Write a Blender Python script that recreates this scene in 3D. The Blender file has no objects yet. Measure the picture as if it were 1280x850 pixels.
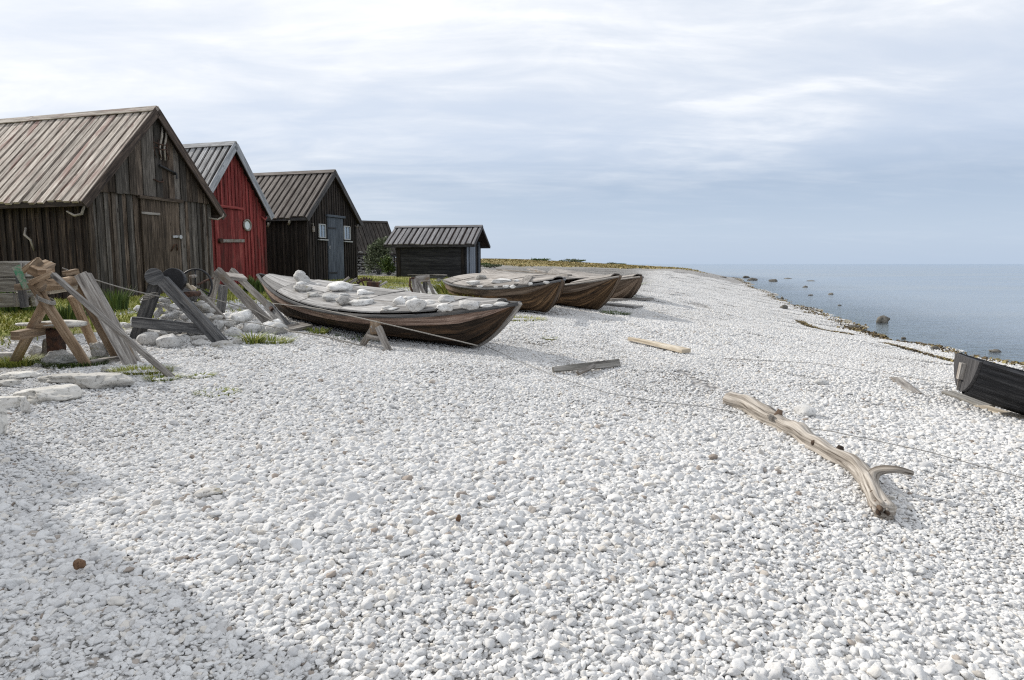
import bpy, bmesh, math, random
import numpy as np
from mathutils import Vector, Matrix, noise as mnoise
from mathutils.geometry import intersect_line_plane
R = math.radians
rnd = random.Random(7)
C = bpy.context.scene.collection
scene = bpy.context.scene

# ------------------------------------------------------------------ camera
CAM_Z = 1.9                       # metres above the sea, the sea is z = 0
F_PX, PITCH = 853.0, R(6.36)
cp, sp_ = math.cos(PITCH), math.sin(PITCH)
CAM = Vector((0, 0, CAM_Z))
cd = bpy.data.cameras.new('camera'); cd.sensor_width = 36; cd.lens = 36 * F_PX / 1280
cd.clip_start = 0.05; cd.clip_end = 30000
co = bpy.data.objects.new('camera', cd); C.objects.link(co)
co.location = CAM; co.rotation_euler = (R(90) - PITCH, 0, 0)
scene.camera = co

def ray(px, py):
    u = (px - 640) / F_PX; v = -(py - 425) / F_PX
    return Vector((u, cp + v * sp_, -sp_ + v * cp))

def P(px, py, Y):                 # the point seen at a pixel of the photo, Y metres ahead
    d = ray(px, py)
    return CAM + d * (Y / d.y)

# ------------------------------------------------------------------ terrain
_sh = [(7.5, -80), (8.7, -10), (9.3, 5), (9.6, 14.7), (9.95, 18.4), (10.9, 23), (14.3, 36), (20, 57), (27, 81),
       (31, 100), (28, 125), (10, 150), (-60, 170), (-300, 200), (-900, 260)]
def _dense(pts, n=8):
    out = []
    for i in range(len(pts) - 1):
        p0 = np.array(pts[max(i - 1, 0)], float); p1 = np.array(pts[i], float)
        p2 = np.array(pts[i + 1], float); p3 = np.array(pts[min(i + 2, len(pts) - 1)], float)
        for k in range(n):
            t = k / n
            out.append(0.5 * (2 * p1 + (p2 - p0) * t + (2 * p0 - 5 * p1 + 4 * p2 - p3) * t * t + (3 * p1 - p0 - 3 * p2 + p3) * t ** 3))
    out.append(np.array(pts[-1], float))
    return np.array(out)
SHORE = _dense(_sh)
def shore_dist(x, y):             # > 0 on land
    x = np.asarray(x, float); y = np.asarray(y, float)
    best = np.full(x.shape, 1e9); sgn = np.ones(x.shape)
    for a, b in zip(SHORE[:-1], SHORE[1:]):
        dx, dy = b - a
        t = np.clip(((x - a[0]) * dx + (y - a[1]) * dy) / (dx * dx + dy * dy), 0, 1)
        qx = x - a[0] - t * dx; qy = y - a[1] - t * dy
        d = qx * qx + qy * qy
        m = d < best
        best = np.where(m, d, best); sgn = np.where(m, np.sign(dx * qy - dy * qx + 1e-12), sgn)
    wob = .22 * np.sin(y * .9 + 1) + .16 * np.sin(y * 2.3 + x * .4) + .3 * np.sin(y * .31)
    return np.sqrt(best) * sgn + wob * np.clip(1 - np.sqrt(best) / 6, 0, 1)
_ss = np.arange(-500, 900, .25)
_fs = np.interp(_ss, [-500, -40, -6, 0, 1.5, 4.3, 9, 13, 18, 40, 900], [-4, -2.2, -.35, 0, .17, .42, .78, .90, .96, 1.05, 1.6])
_fs = np.convolve(np.pad(_fs, 4, 'edge'), np.ones(9) / 9, 'valid')
def smooth(t): t = np.clip(t, 0, 1); return t * t * (3 - 2 * t)
def terrain(x, y):
    x = np.asarray(x, float); y = np.asarray(y, float)
    s = shore_dist(x, y)
    z = np.interp(s, _ss, _fs)
    g = np.interp(y, [-30, 0, 7, 12, 22, 100, 400], [-.5, -.26, 0, .2, .38, .62, .7])
    z = z + g * smooth(s / 6)
    z = z + .95 * smooth((23 - x) / 26) * np.exp(-((y - 105) / 24) ** 2) * smooth(s / 10)
    w = smooth(s / 5)
    z = z + w * (.022 * np.sin(x * 1.1 + .6 * y) + .018 * np.sin(1.7 * y - .5 * x + 2) + .012 * np.sin(2.9 * x + 1.1 * y + 1)
                 + .02 * np.sin(.4 * x + 1.3) * np.sin(.35 * y))
    # storm ridge of brighter shingle running along the beach
    z = z + .10 * np.exp(-((s - 6.5) / 1.6) ** 2) * smooth((y - 6) / 12)
    return z
def tz(x, y): return float(terrain(np.array([x]), np.array([y]))[0])
def G(px, py, up=0.0):            # where a pixel's sight line meets the ground
    d = ray(px, py); d = d / d.y
    ys = np.concatenate([np.arange(1.2, 30, .02), np.arange(30, 140, .25)])
    zr = CAM_Z + d.z * ys - up
    zt = np.maximum(terrain(d.x * ys, ys), 0.0)
    k = np.nonzero(zr <= zt)[0]
    i = k[0] if len(k) else len(ys) - 1
    return Vector((d.x * ys[i], ys[i], zt[i] + up))
def Wt(px, py):                   # on the water
    d = ray(px, py); t = -CAM_Z / d.z
    return CAM + d * t

def grass_mask(x, y):
    xg = np.interp(y, [-5, 6.8, 7.6, 9, 10.5, 13, 16, 20, 26, 30, 33], [-30, -30, -5.7, -5.0, -4.6, -3.9, -3.0, -1.9, -1.6, -2.5, -30])
    wob = .35 * np.sin(1.3 * y + x) + .25 * np.sin(2.7 * x - y) + .2 * np.sin(4.1 * y + 3 * x)
    return smooth((xg - x + wob) / 1.3)
def bank_mask(x, y):
    wob = 4 * np.sin(.2 * x) + 2 * np.sin(.53 * x + 1) + 1.2 * np.sin(1.3 * x)
    return smooth((y - 72 + wob) / 8) * smooth((25 - x + .1 * (y - 90)) / 8)

# ------------------------------------------------------------------ nodes
class N:
    def __init__(s, mat):
        s.t = mat.node_tree; s.n = s.t.nodes; s.l = s.t.links
    def new(s, typ, **kw):
        nd = s.n.new(typ)
        for k, v in kw.items():
            if k == 'inp':
                for a, b in v.items():
                    if hasattr(b, 'is_output') or isinstance(b, bpy.types.NodeSocket): s.l.new(b, nd.inputs[a])
                    else: nd.inputs[a].default_value = b
            else: setattr(nd, k, v)
        return nd
    def link(s, a, b): s.l.new(a, b)
    def noise(s, vec, scale, detail=4, rough=.55, dist=0):
        return s.new('ShaderNodeTexNoise', inp={'Vector': vec, 'Scale': scale, 'Detail': detail, 'Roughness': rough, 'Distortion': dist}).outputs['Fac']
    def ramp(s, fac, stops):
        nd = s.n.new('ShaderNodeValToRGB'); e = nd.color_ramp.elements
        while len(e) < len(stops): e.new(.5)
        for el, (p, c) in zip(e, stops):
            el.position = p; el.color = c if len(c) == 4 else (*c, 1)
        s.l.new(fac, nd.inputs[0]); return nd.outputs[0]
    def math(s, op, a, b=0, c=0, clamp=False):
        nd = s.n.new('ShaderNodeMath'); nd.operation = op; nd.use_clamp = clamp
        for i, q in enumerate((a, b, c)):
            if isinstance(q, (int, float)): nd.inputs[i].default_value = q
            else: s.l.new(q, nd.inputs[i])
        return nd.outputs[0]
    def mix(s, fac, a, b, mode='MIX'):
        nd = s.n.new('ShaderNodeMix'); nd.data_type = 'RGBA'; nd.blend_type = mode
        for q, i in ((fac, 0), (a, 6), (b, 7)):
            if isinstance(q, (int, float)): nd.inputs[i].default_value = q
            elif isinstance(q, tuple): nd.inputs[i].default_value = (*q, 1) if len(q) == 3 else q
            else: s.l.new(q, nd.inputs[i])
        return nd.outputs[2]
    def mapping(s, vec, scale, loc=(0, 0, 0)):
        return s.new('ShaderNodeMapping', inp={'Vector': vec, 'Scale': scale, 'Location': loc}).outputs[0]
    def bump(s, h, strength, dist, normal=None):
        nd = s.new('ShaderNodeBump', inp={'Height': h, 'Strength': strength, 'Distance': dist})
        if normal is not None: s.l.new(normal, nd.inputs['Normal'])
        return nd.outputs[0]
def newmat(name):
    m = bpy.data.materials.new(name); m.use_nodes = True
    k = N(m); b = k.n['Principled BSDF']
    return m, k, b

def wood(name, dark, mid, light, rough=.85, grain=34, amp=.75, stain=None, stain_at=.56, bump=.5, streak=1.6, alt=None):
    m, k, b = newmat(name)
    uv = k.new('ShaderNodeUVMap').outputs[0]
    g1 = k.noise(k.mapping(uv, (streak, grain, 1)), 1, 6, .65, .4)
    g2 = k.noise(k.mapping(uv, (streak * 4, grain * 3.2, 1)), 1, 4, .6)
    g = k.math('ADD', k.math('MULTIPLY', g1, .7), k.math('MULTIPLY', g2, .3))
    col = k.ramp(g, [(.37, dark), (.5, mid), (.62, light)])
    if alt:                       # some boards have weathered to another hue
        t0 = k.new('ShaderNodeAttribute', attribute_name='tone').outputs['Fac']
        sel = k.math('FRACT', k.math('MULTIPLY', t0, 7.31))
        col = k.mix(k.ramp(sel, [(.58, (0, 0, 0)), (.74, (1, 1, 1))]), col, k.ramp(g, [(.32, alt[0]), (.5, alt[1]), (.68, alt[2])]))
    kn = k.new('ShaderNodeTexVoronoi', inp={'Vector': k.mapping(uv, (2.2, 7, 1)), 'Scale': 1, 'Randomness': 1}).outputs['Distance']
    col = k.mix(k.ramp(kn, [(.05, (1, 1, 1)), (.13, (0, 0, 0))]), col, dark)
    if stain:
        sm = k.noise(k.mapping(uv, (1.1, 5, 1), (3, 8, 0)), 1, 5, .62, .6)
        col = k.mix(k.ramp(sm, [(stain_at - .05, (0, 0, 0)), (stain_at + .07, (1, 1, 1))]), col, stain)
    tone = k.new('ShaderNodeAttribute', attribute_name='tone').outputs['Fac']
    f = k.math('ADD', k.math('MULTIPLY', tone, amp), 1 - amp / 2)
    cmb = k.new('ShaderNodeCombineColor', inp={0: f, 1: f, 2: f}).outputs[0]
    col = k.mix(1.0, col, cmb, 'MULTIPLY')
    k.link(col, b.inputs['Base Color']); b.inputs['Roughness'].default_value = rough
    b.inputs['Specular IOR Level'].default_value = .25
    k.link(k.bump(g, bump, .006), b.inputs['Normal'])
    return m

def stone(name, dark, mid, light, lichen=None, scale=7, bump=.6, pit=True):
    m, k, b = newmat(name)
    oc = k.new('ShaderNodeTexCoord').outputs['Object']
    oi = k.new('ShaderNodeObjectInfo').outputs['Random']
    sh = k.new('ShaderNodeVectorMath', operation='ADD', inp={0: oc}); 
    cx = k.new('ShaderNodeCombineXYZ', inp={0: k.math('MULTIPLY', oi, 37), 1: k.math('MULTIPLY', oi, 91), 2: oi}).outputs[0]
    k.link(cx, sh.inputs[1]); v = sh.outputs[0]
    a = k.noise(v, scale, 8, .62, .3)
    c = k.ramp(a, [(.3, dark), (.5, mid), (.68, light)])
    if lichen:
        l = k.noise(v, scale * 1.7, 5, .7, .8)
        c = k.mix(k.ramp(l, [(.56, (0, 0, 0)), (.64, (1, 1, 1))]), c, lichen)
    p = k.noise(v, scale * 7, 4, .6)
    c = k.mix(k.ramp(p, [(.34, (.75, .75, .75)), (.44, (0, 0, 0))]), c, tuple(q * .45 for q in dark))
    f = k.math('ADD', k.math('MULTIPLY', oi, .4), .78)
    c = k.mix(1.0, c, k.new('ShaderNodeCombineColor', inp={0: f, 1: f, 2: f}).outputs[0], 'MULTIPLY')
    k.link(c, b.inputs['Base Color']); b.inputs['Roughness'].default_value = .92
    b.inputs['Specular IOR Level'].default_value = .2
    h = k.math('ADD', a, k.math('MULTIPLY', p, .35))
    k.link(k.bump(h, bump, .03), b.inputs['Normal'])
    return m

def plain(name, col, rough=.6, metal=0.0, var=.35, scale=14, col2=None, bump=.15):
    m, k, b = newmat(name)
    oc = k.new('ShaderNodeTexCoord').outputs['Object']
    a = k.noise(oc, scale, 6, .6)
    c2 = col2 or tuple(q * (1 - var) for q in col)
    c = k.ramp(a, [(.38, c2), (.62, col)])
    k.link(c, b.inputs['Base Color']); b.inputs['Roughness'].default_value = rough; b.inputs['Metallic'].default_value = metal
    k.link(k.bump(a, bump, .01), b.inputs['Normal'])
    return m

M = {}
M['hut1_wall'] = wood('weathered_brown_boards', (.016, .012, .010), (.064, .047, .035), (.165, .13, .10), grain=26, amp=1.15, alt=((.02, .018, .016), (.08, .071, .062), (.20, .18, .16)))
M['hut1_door'] = wood('weathered_door_boards', (.028, .021, .016), (.085, .064, .047), (.18, .14, .108), grain=26, amp=.7)
M['hut1_side'] = wood('dark_shaded_boards', (.008, .006, .005), (.024, .017, .014), (.085, .060, .043), grain=24, amp=1.2)  # dark wood, with the shade under the eave put into its colour
M['hut1_roof'] = wood('pale_roof_boards', (.15, .125, .105), (.42, .365, .315), (.63, .57, .50), grain=18, amp=.55, stain=(.27, .18, .155), stain_at=.58)
M['roof_under'] = wood('roof_under_boards', (.010, .007, .006), (.028, .018, .015), (.06, .04, .033), grain=18)
M['rake_dark'] = wood('dark_rake_boards', (.02, .02, .022), (.055, .053, .055), (.12, .11, .105), grain=22)
M['hut1_rake'] = wood('brown_rake_boards', (.018, .014, .013), (.055, .042, .035), (.12, .09, .072), grain=22)
M['red'] = wood('falu_red_boards', (.10, .017, .017), (.20, .034, .032), (.28, .08, .07), grain=22, amp=.7, stain=(.10, .034, .03), stain_at=.59, bump=.35)
M['red_roof'] = wood('grey_roof_boards', (.13, .13, .13), (.33, .33, .33), (.52, .52, .52), grain=20, amp=.5)
M['red_rake'] = wood('bluish_grey_rake', (.12, .13, .14), (.26, .27, .29), (.4, .41, .43), grain=22)
M['black'] = wood('black_tarred_boards', (.007, .006, .006), (.020, .016, .014), (.055, .043, .035), grain=22, amp=.9)
M['black_roof'] = wood('brown_grey_roof_boards', (.07, .06, .052), (.16, .14, .125), (.27, .24, .22), grain=20, amp=.45)
M['far_roof'] = wood('dark_far_roof', (.014, .012, .010), (.036, .031, .027), (.07, .06, .052), grain=14, amp=.5)
M['shed'] = wood('shed_black_boards', (.010, .010, .012), (.026, .026, .029), (.055, .054, .055), grain=16, amp=.6)
M['shed_roof'] = wood('shed_grey_roof', (.10, .10, .105), (.20, .195, .20), (.31, .30, .305), grain=18, amp=.4)
M['blue_door'] = wood('blue_grey_paint', (.035, .042, .052), (.072, .085, .105), (.12, .135, .155), grain=20, amp=.3, bump=.3)
M['pale_blue'] = wood('pale_blue_grey_paint', (.11, .125, .15), (.185, .21, .245), (.27, .295, .335), grain=20, amp=.2, bump=.3)
M['pane_light'] = plain('pale_window_pane', (.68, .73, .74), .25, var=.12)
M['white_paint'] = plain('white_paint', (.38, .385, .38), .5, var=.2)
M['tan_wood'] = wood('tan_timber', (.13, .085, .052), (.28, .195, .125), (.45, .345, .245), grain=22, amp=.6, stain=(.19, .15, .115), stain_at=.58)
M['grey_wood'] = wood('silver_grey_timber', (.09, .08, .072), (.23, .21, .19), (.42, .40, .37), grain=26, amp=.5, stain=(.17, .13, .09), stain_at=.62)
M['grey_plank'] = wood('brown_grey_plank', (.06, .055, .05), (.20, .19, .17), (.33, .31, .285), grain=26)
M['pale_wood'] = wood('pale_sawn_timber', (.32, .265, .19), (.50, .43, .335), (.66, .60, .50), grain=20, amp=.3)
M['dark_grey_wood'] = wood('dark_grey_timber', (.035, .035, .037), (.105, .105, .107), (.21, .207, .203), grain=24, amp=.4, stain=(.19, .175, .16), stain_at=.66)
M['deck'] = wood('bleached_deck_boards', (.14, .135, .13), (.31, .30, .29), (.48, .47, .455), grain=24, amp=.75, stain=(.22, .20, .18), stain_at=.62)
M['deck2'] = wood('grey_brown_deck_boards', (.14, .125, .11), (.30, .275, .25), (.46, .43, .40), grain=24, amp=.55)
M['hull'] = wood('tarred_hull', (.010, .008, .006), (.030, .021, .015), (.085, .055, .034), grain=20, amp=.7, stain=(.115, .066, .036), stain_at=.60, streak=.9)
M['hull_warm'] = wood('warm_tarred_hull', (.020, .013, .009), (.085, .052, .029), (.25, .155, .082), grain=18, amp=.7, stain=(.018, .014, .011), stain_at=.57, streak=.8)
M['strake'] = wood('worn_brown_strake', (.07, .045, .034), (.24, .165, .13), (.42, .33, .275), grain=22, amp=.5, stain=(.045, .03, .022), stain_at=.585, streak=.9)
M['strake2'] = wood('grey_brown_strake', (.05, .036, .026), (.15, .11, .08), (.28, .22, .17), grain=22, amp=.6, stain=(.03, .022, .018), stain_at=.6, streak=.8)
M['black_hull'] = wood('black_painted_hull', (.008, .008, .009), (.021, .021, .023), (.060, .060, .063), grain=16, amp=.6, rough=.6, bump=.3)
M['transom'] = wood('dark_grey_transom', (.028, .027, .028), (.055, .053, .054), (.095, .092, .092), grain=16, amp=.2, bump=.3)
M['drift'] = wood('bleached_driftwood', (.07, .055, .042), (.335, .30, .26), (.54, .50, .45), grain=24, amp=.2, streak=1.1, bump=1.0, stain=(.17, .135, .105), stain_at=.62)
M['stump'] = wood('brown_knot_end', (.03, .02, .014), (.075, .05, .034), (.14, .10, .07), grain=14)
M['iron'] = plain('rusty_iron', (.10, .045, .025), .8, .2, col2=(.035, .02, .016))
M['dark_iron'] = plain('dark_iron', (.035, .035, .038), .55, .5)
M['pale_metal'] = plain('pale_metal', (.55, .55, .54), .45, .6)
M['drum_metal'] = plain('worn_grey_metal', (.28, .27, .25), .6, .3, col2=(.16, .12, .09))
M['green'] = plain('peeling_green_paint', (.06, .21, .11), .7, scale=30, col2=(.27, .25, .2))
M['rope'] = plain('grey_rope', (.32, .30, .27), .95, scale=60, bump=.4)
M['rope_dark'] = plain('dark_wire', (.27, .26, .245), .7, scale=60)
M['rope_pink'] = plain('faded_red_rope', (.19, .085, .075), .95, scale=60)
M['horn'] = plain('bleached_branch', (.38, .34, .29), .85)
M['limestone'] = stone('white_limestone', (.47, .455, .43), (.66, .65, .63), (.78, .775, .76), scale=6)
M['greystone'] = stone('grey_lichened_stone', (.28, .265, .245), (.47, .455, .43), (.62, .61, .585), lichen=(.36, .33, .26), scale=7)
M['seastone'] = stone('dark_sea_boulder', (.055, .05, .044), (.15, .14, .122), (.27, .25, .215), lichen=(.055, .05, .035), scale=5)
M['brownstone'] = stone('brown_pebble', (.09, .05, .03), (.17, .10, .06), (.25, .17, .11), scale=20)
M['slab'] = stone('flat_limestone_slab', (.46, .44, .40), (.60, .58, .54), (.70, .685, .65), scale=4, bump=.4)
M['wallstone'] = stone('grey_wall_stone', (.17, .165, .155), (.30, .29, .275), (.42, .41, .39), scale=8)
mg, k, b = newmat('window_glass')
b.inputs['Base Color'].default_value = (.20, .26, .34, 1); b.inputs['Roughness'].default_value = .08  # bluish base colour stands in for the sky mirrored in the panes
b.inputs['Specular IOR Level'].default_value = .9; b.inputs['Coat Weight'].default_value = 1; M['glass'] = mg

def leafmat(name, a, bcol, c):
    m, k, b = newmat(name)
    tone = k.new('ShaderNodeAttribute', attribute_name='tone').outputs['Fac']
    k.link(k.ramp(tone, [(0, a), (.5, bcol), (1, c)]), b.inputs['Base Color'])
    b.inputs['Roughness'].default_value = .7; b.inputs['Specular IOR Level'].default_value = .25
    b.inputs['Subsurface Weight'].default_value = 0
    return m
M['grass'] = leafmat('meadow_grass', (.12, .16, .03), (.27, .29, .055), (.46, .42, .15))
M['drygrass'] = leafmat('dry_bank_grass', (.12, .125, .04), (.30, .235, .10), (.46, .37, .18))
M['weed'] = leafmat('beach_weed', (.09, .13, .025), (.22, .26, .05), (.42, .40, .10))
M['bush'] = leafmat('grey_green_bush', (.05, .068, .035), (.12, .145, .08), (.26, .28, .19))
M['nettle'] = leafmat('dark_green_herb', (.035, .065, .018), (.075, .12, .03), (.15, .19, .05))
M['seaweed'] = leafmat('rotting_seaweed', (.04, .028, .018), (.14, .10, .05), (.30, .25, .11))

# ------------------------------------------------------------------ mesh builder
class MB:
    def __init__(s): s.v = []; s.f = []; s.uv = []; s.t = []
    def face(s, idx, uvs, tone): s.f.append(tuple(idx)); s.uv.extend(uvs); s.t.append(tone)
    def hexa(s, p, tone=None):
        """p: 8 points, 0-3 the start ring, 4-7 the end ring; the grain runs from start to end"""
        tone = rnd.random() if tone is None else tone
        o = len(s.v); p = [Vector(q) for q in p]; s.v += [tuple(q) for q in p]
        ou, ov = rnd.uniform(0, 50), rnd.uniform(0, 50)
        L = (p[4] - p[0]).length; per = 0
        for i in range(4):
            j = (i + 1) % 4; w = (p[j] - p[i]).length
            s.face((o + i, o + j, o + 4 + j, o + 4 + i), [(ou, ov + per), (ou, ov + per + w), (ou + L, ov + per + w), (ou + L, ov + per)], tone)
            per += w
        for ring in ((3, 2, 1, 0), (4, 5, 6, 7)):
            a = p[ring[0]]; e1 = (p[ring[1]] - a); e2 = (p[ring[3]] - a)
            l1, l2 = e1.length, e2.length
            s.face([o + q for q in ring], [(ou, ov), (ou + l1 * .3, ov), (ou + l1 * .3, ov + l2), (ou, ov + l2)], tone * .8)
    def beam(s, a, b, w, t, up=(0, 0, 1), tone=None, n=1, jit=0, wb=None, tb=None, roll=0):
        """plank from a to b, w across, t along up"""
        a, b = Vector(a), Vector(b); d = (b - a).normalized(); up = Vector(up)
        side = d.cross(up)
        if side.length < 1e-3: side = d.cross(Vector((1, 0, 0)))
        side.normalize(); nn = side.cross(d)
        if roll:
            q = Matrix.Rotation(roll, 3, d); side = q @ side; nn = q @ nn
        wb = w if wb is None else wb; tb = t if tb is None else tb
        tone = rnd.random() if tone is None else tone
        L = (b - a).length; o = len(s.v); ou, ov = rnd.uniform(0, 50), rnd.uniform(0, 50)
        for i in range(n + 1):
            f = i / n; c = a.lerp(b, f); ww = (w + (wb - w) * f) / 2; tt = (t + (tb - t) * f) / 2
            if jit: c = c + side * rnd.uniform(-jit, jit) + nn * rnd.uniform(-jit, jit)
            for q in ((-1, -1), (1, -1), (1, 1), (-1, 1)):
                jx = rnd.uniform(-jit, jit) * .6 if jit else 0
                s.v.append(tuple(c + side * (q[0] * ww + jx) + nn * (q[1] * tt + jx)))
        vs = [0, w, w + t, 2 * w + t, 2 * w + 2 * t]
        for i in range(n):
            u0, u1 = ou + L * i / n, ou + L * (i + 1) / n
            for q in range(4):
                r = (q + 1) % 4
                s.face((o + 4 * i + q, o + 4 * i + r, o + 4 * i + 4 + r, o + 4 * i + 4 + q),
                       [(u0, ov + vs[q]), (u0, ov + vs[q + 1]), (u1, ov + vs[q + 1]), (u1, ov + vs[q])], tone)
        e = o + 4 * n
        s.face((o + 3, o + 2, o + 1, o), [(ou, ov + t), (ou + w * .3, ov + t), (ou + w * .3, ov), (ou, ov)], tone * .8)
        s.face((e, e + 1, e + 2, e + 3), [(ou, ov), (ou + w * .3, ov), (ou + w * .3, ov + t), (ou, ov + t)], tone * .8)
    def tube(s, pts, rad, seg=8, tone=None, caps=True, lump=0, ridge=0):
        pts = [Vector(q) for q in pts]; n = len(pts); tone = rnd.random() if tone is None else tone
        if isinstance(rad, (int, float)): rad = [rad] * n
        o = len(s.v); ou, ov = rnd.uniform(0, 50), rnd.uniform(0, 50); us = [0]
        prev = None
        for i in range(n):
            d = (pts[min(i + 1, n - 1)] - pts[max(i - 1, 0)]).normalized()
            if prev is None:
                ref = Vector((0, 0, 1)) if abs(d.z) < .9 else Vector((1, 0, 0))
                x = d.cross(ref).normalized()
            else: x = (prev - d * prev.dot(d)).normalized()
            prev = x; y = d.cross(x)
            if i: us.append(us[-1] + (pts[i] - pts[i - 1]).length)
            for q in range(seg):
                a = 2 * math.pi * q / seg; r = rad[i]
                if lump: r *= 1 + lump * mnoise.noise(Vector((math.cos(a) * 1.3, math.sin(a) * 1.3, us[-1] * 4 + ou))) 
                if ridge: r *= 1 + ridge * mnoise.noise(Vector((math.cos(a) * 4.5, math.sin(a) * 4.5, us[-1] * 1.6 + ou))) + ridge * .6 * mnoise.noise(Vector((math.cos(a) * 9, math.sin(a) * 9, us[-1] * 5 + ou)))
                s.v.append(tuple(pts[i] + (x * math.cos(a) + y * math.sin(a)) * r))
        for i in range(n - 1):
            for q in range(seg):
                r = (q + 1) % seg; cir = 2 * math.pi * max(rad) / seg
                s.face((o + seg * i + q, o + seg * i + r, o + seg * (i + 1) + r, o + seg * (i + 1) + q),
                       [(ou + us[i], ov + cir * q), (ou + us[i], ov + cir * (q + 1)), (ou + us[i + 1], ov + cir * (q + 1)), (ou + us[i + 1], ov + cir * q)], tone)
        if caps:
            for k0, rev in ((0, True), (n - 1, False)):
                idx = [o + seg * k0 + q for q in range(seg)]
                if rev: idx = idx[::-1]
                s.face(idx, [(ou + .1 * math.cos(q * 6.28 / seg), ov + .1 * math.sin(q * 6.28 / seg)) for q in range(seg)], tone * .8)
    def cyl(s, a, b, r, seg=20, tone=None): s.tube([a, b], r, seg, tone)
    def ring(s, c, axis, r, tr, seg=28, tseg=7):
        axis = Vector(axis).normalized(); x = axis.cross(Vector((0.3, .2, 1))).normalized(); y = axis.cross(x)
        pts = [Vector(c) + (x * math.cos(q) + y * math.sin(q)) * r for q in [2 * math.pi * i / seg for i in range(seg + 1)]]
        s.tube(pts, tr, tseg, caps=False)
    def blob(s, ver, fac, tone=.5):
        o = len(s.v); s.v += [tuple(q) for q in ver]
        for f in fac: s.face([o + i for i in f], [(s.v[o + i][0], s.v[o + i][1]) for i in f], tone)
    def build(s, name, mat, parent=None, local=False, smooth=False, bevel=0):
        off = Vector((0, 0, 0)) if (parent is None or local) else parent.location
        me = bpy.data.meshes.new(name)
        ver = [(q[0] - off[0], q[1] - off[1], q[2] - off[2]) for q in s.v]
        me.from_pydata(ver, [], s.f)
        uvl = me.uv_layers.new(name='UVMap')
        uvl.data.foreach_set('uv', np.array(s.uv, np.float32).ravel())
        at = me.attributes.new('tone', 'FLOAT', 'FACE')
        at.data.foreach_set('value', np.array(s.t, np.float32))
        if smooth: me.shade_smooth()
        me.materials.append(M[mat] if isinstance(mat, str) else mat)
        ob = bpy.data.objects.new(name, me); C.objects.link(ob)
        if parent is not None: ob.parent = parent
        if bevel:
            if scene.get('nobevel'): return ob
            bv = ob.modifiers.new('bevel', 'BEVEL'); bv.width = bevel; bv.segments = 2; bv.limit_method = 'ANGLE'; bv.angle_limit = R(40)
        return ob

def tag(o, label, cat, group=None, kind=None):
    if label: o['label'] = label
    if cat: o['category'] = cat
    if group: o['group'] = group
    if kind: o['kind'] = kind
    return o
def thing(name, label, cat, loc=(0, 0, 0), rotz=0, group=None):
    o = bpy.data.objects.new(name, None); C.objects.link(o); o.empty_display_size = .3
    o.location = loc; o.rotation_euler = (0, 0, rotz)
    return tag(o, label, cat, group)
def single(mb, name, mat, label, cat, group=None, smooth=False, bevel=0):
    """a thing that is one mesh: its origin is put at its base"""
    a = np.array(s_v(mb)); c = a.mean(0); c[2] = a[:, 2].min()
    mb.v = [tuple(q) for q in (a - c)]
    ob = mb.build(name, mat, None, True, smooth, bevel); ob.location = tuple(c)
    return tag(ob, label, cat, group)
def s_v(mb): return mb.v

_ico = {}
def ico(sub):
    if sub not in _ico:
        bm = bmesh.new(); bmesh.ops.create_icosphere(bm, subdivisions=sub, radius=1)
        _ico[sub] = (np.array([v.co[:] for v in bm.verts]), [[v.index for v in f.verts] for f in bm.faces]); bm.free()
    return _ico[sub]
def rock_mesh(size, seed, sub=3, rough=.28, flat=0.0, ang=.35):
    """an irregular stone: noise displaced sphere cut by a few planes"""
    ver, fac = ico(sub); r = random.Random(seed); o = Vector((r.uniform(0, 99), r.uniform(0, 99), r.uniform(0, 99)))
    out = ver.copy()
    for _ in range(int(7 * ang * 2) + 3):
        n = np.array([r.gauss(0, 1), r.gauss(0, 1), r.gauss(0, 1)]); n /= np.linalg.norm(n); h = r.uniform(.62, .9)
        d = out @ n; m = d > h
        out[m] -= np.outer((d[m] - h) * .85, n)
    for i, p in enumerate(ver):
        q = Vector(p)
        f = 1 + rough * mnoise.fractal(q * 1.1 + o, 1, 2, 3) + rough * .22 * mnoise.noise(q * 5 + o)
        out[i] *= f
    if flat: out[:, 2] = np.clip(out[:, 2], -1 + flat, 1 - flat * .9)
    return out * (np.array(size) / 2), fac
def rock(name, mat, loc, size, rot, seed, label, cat='stone', group=None, sink=.15, sub=3, tilt=(0, 0), flat=0.0, rough=.28, ang=.35):
    ver, fac = rock_mesh(size, seed, sub, rough, flat, ang)
    me = bpy.data.meshes.new(name); me.from_pydata([tuple(q) for q in ver - np.array([0, 0, ver[:, 2].min()])], [], fac); me.shade_smooth()
    me.materials.append(M[mat]); ob = bpy.data.objects.new(name, me); C.objects.link(ob)
    ob.location = (loc[0], loc[1], loc[2] - sink * size[2]); ob.rotation_euler = (tilt[0], tilt[1], rot)
    return tag(ob, label, cat, group)

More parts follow.
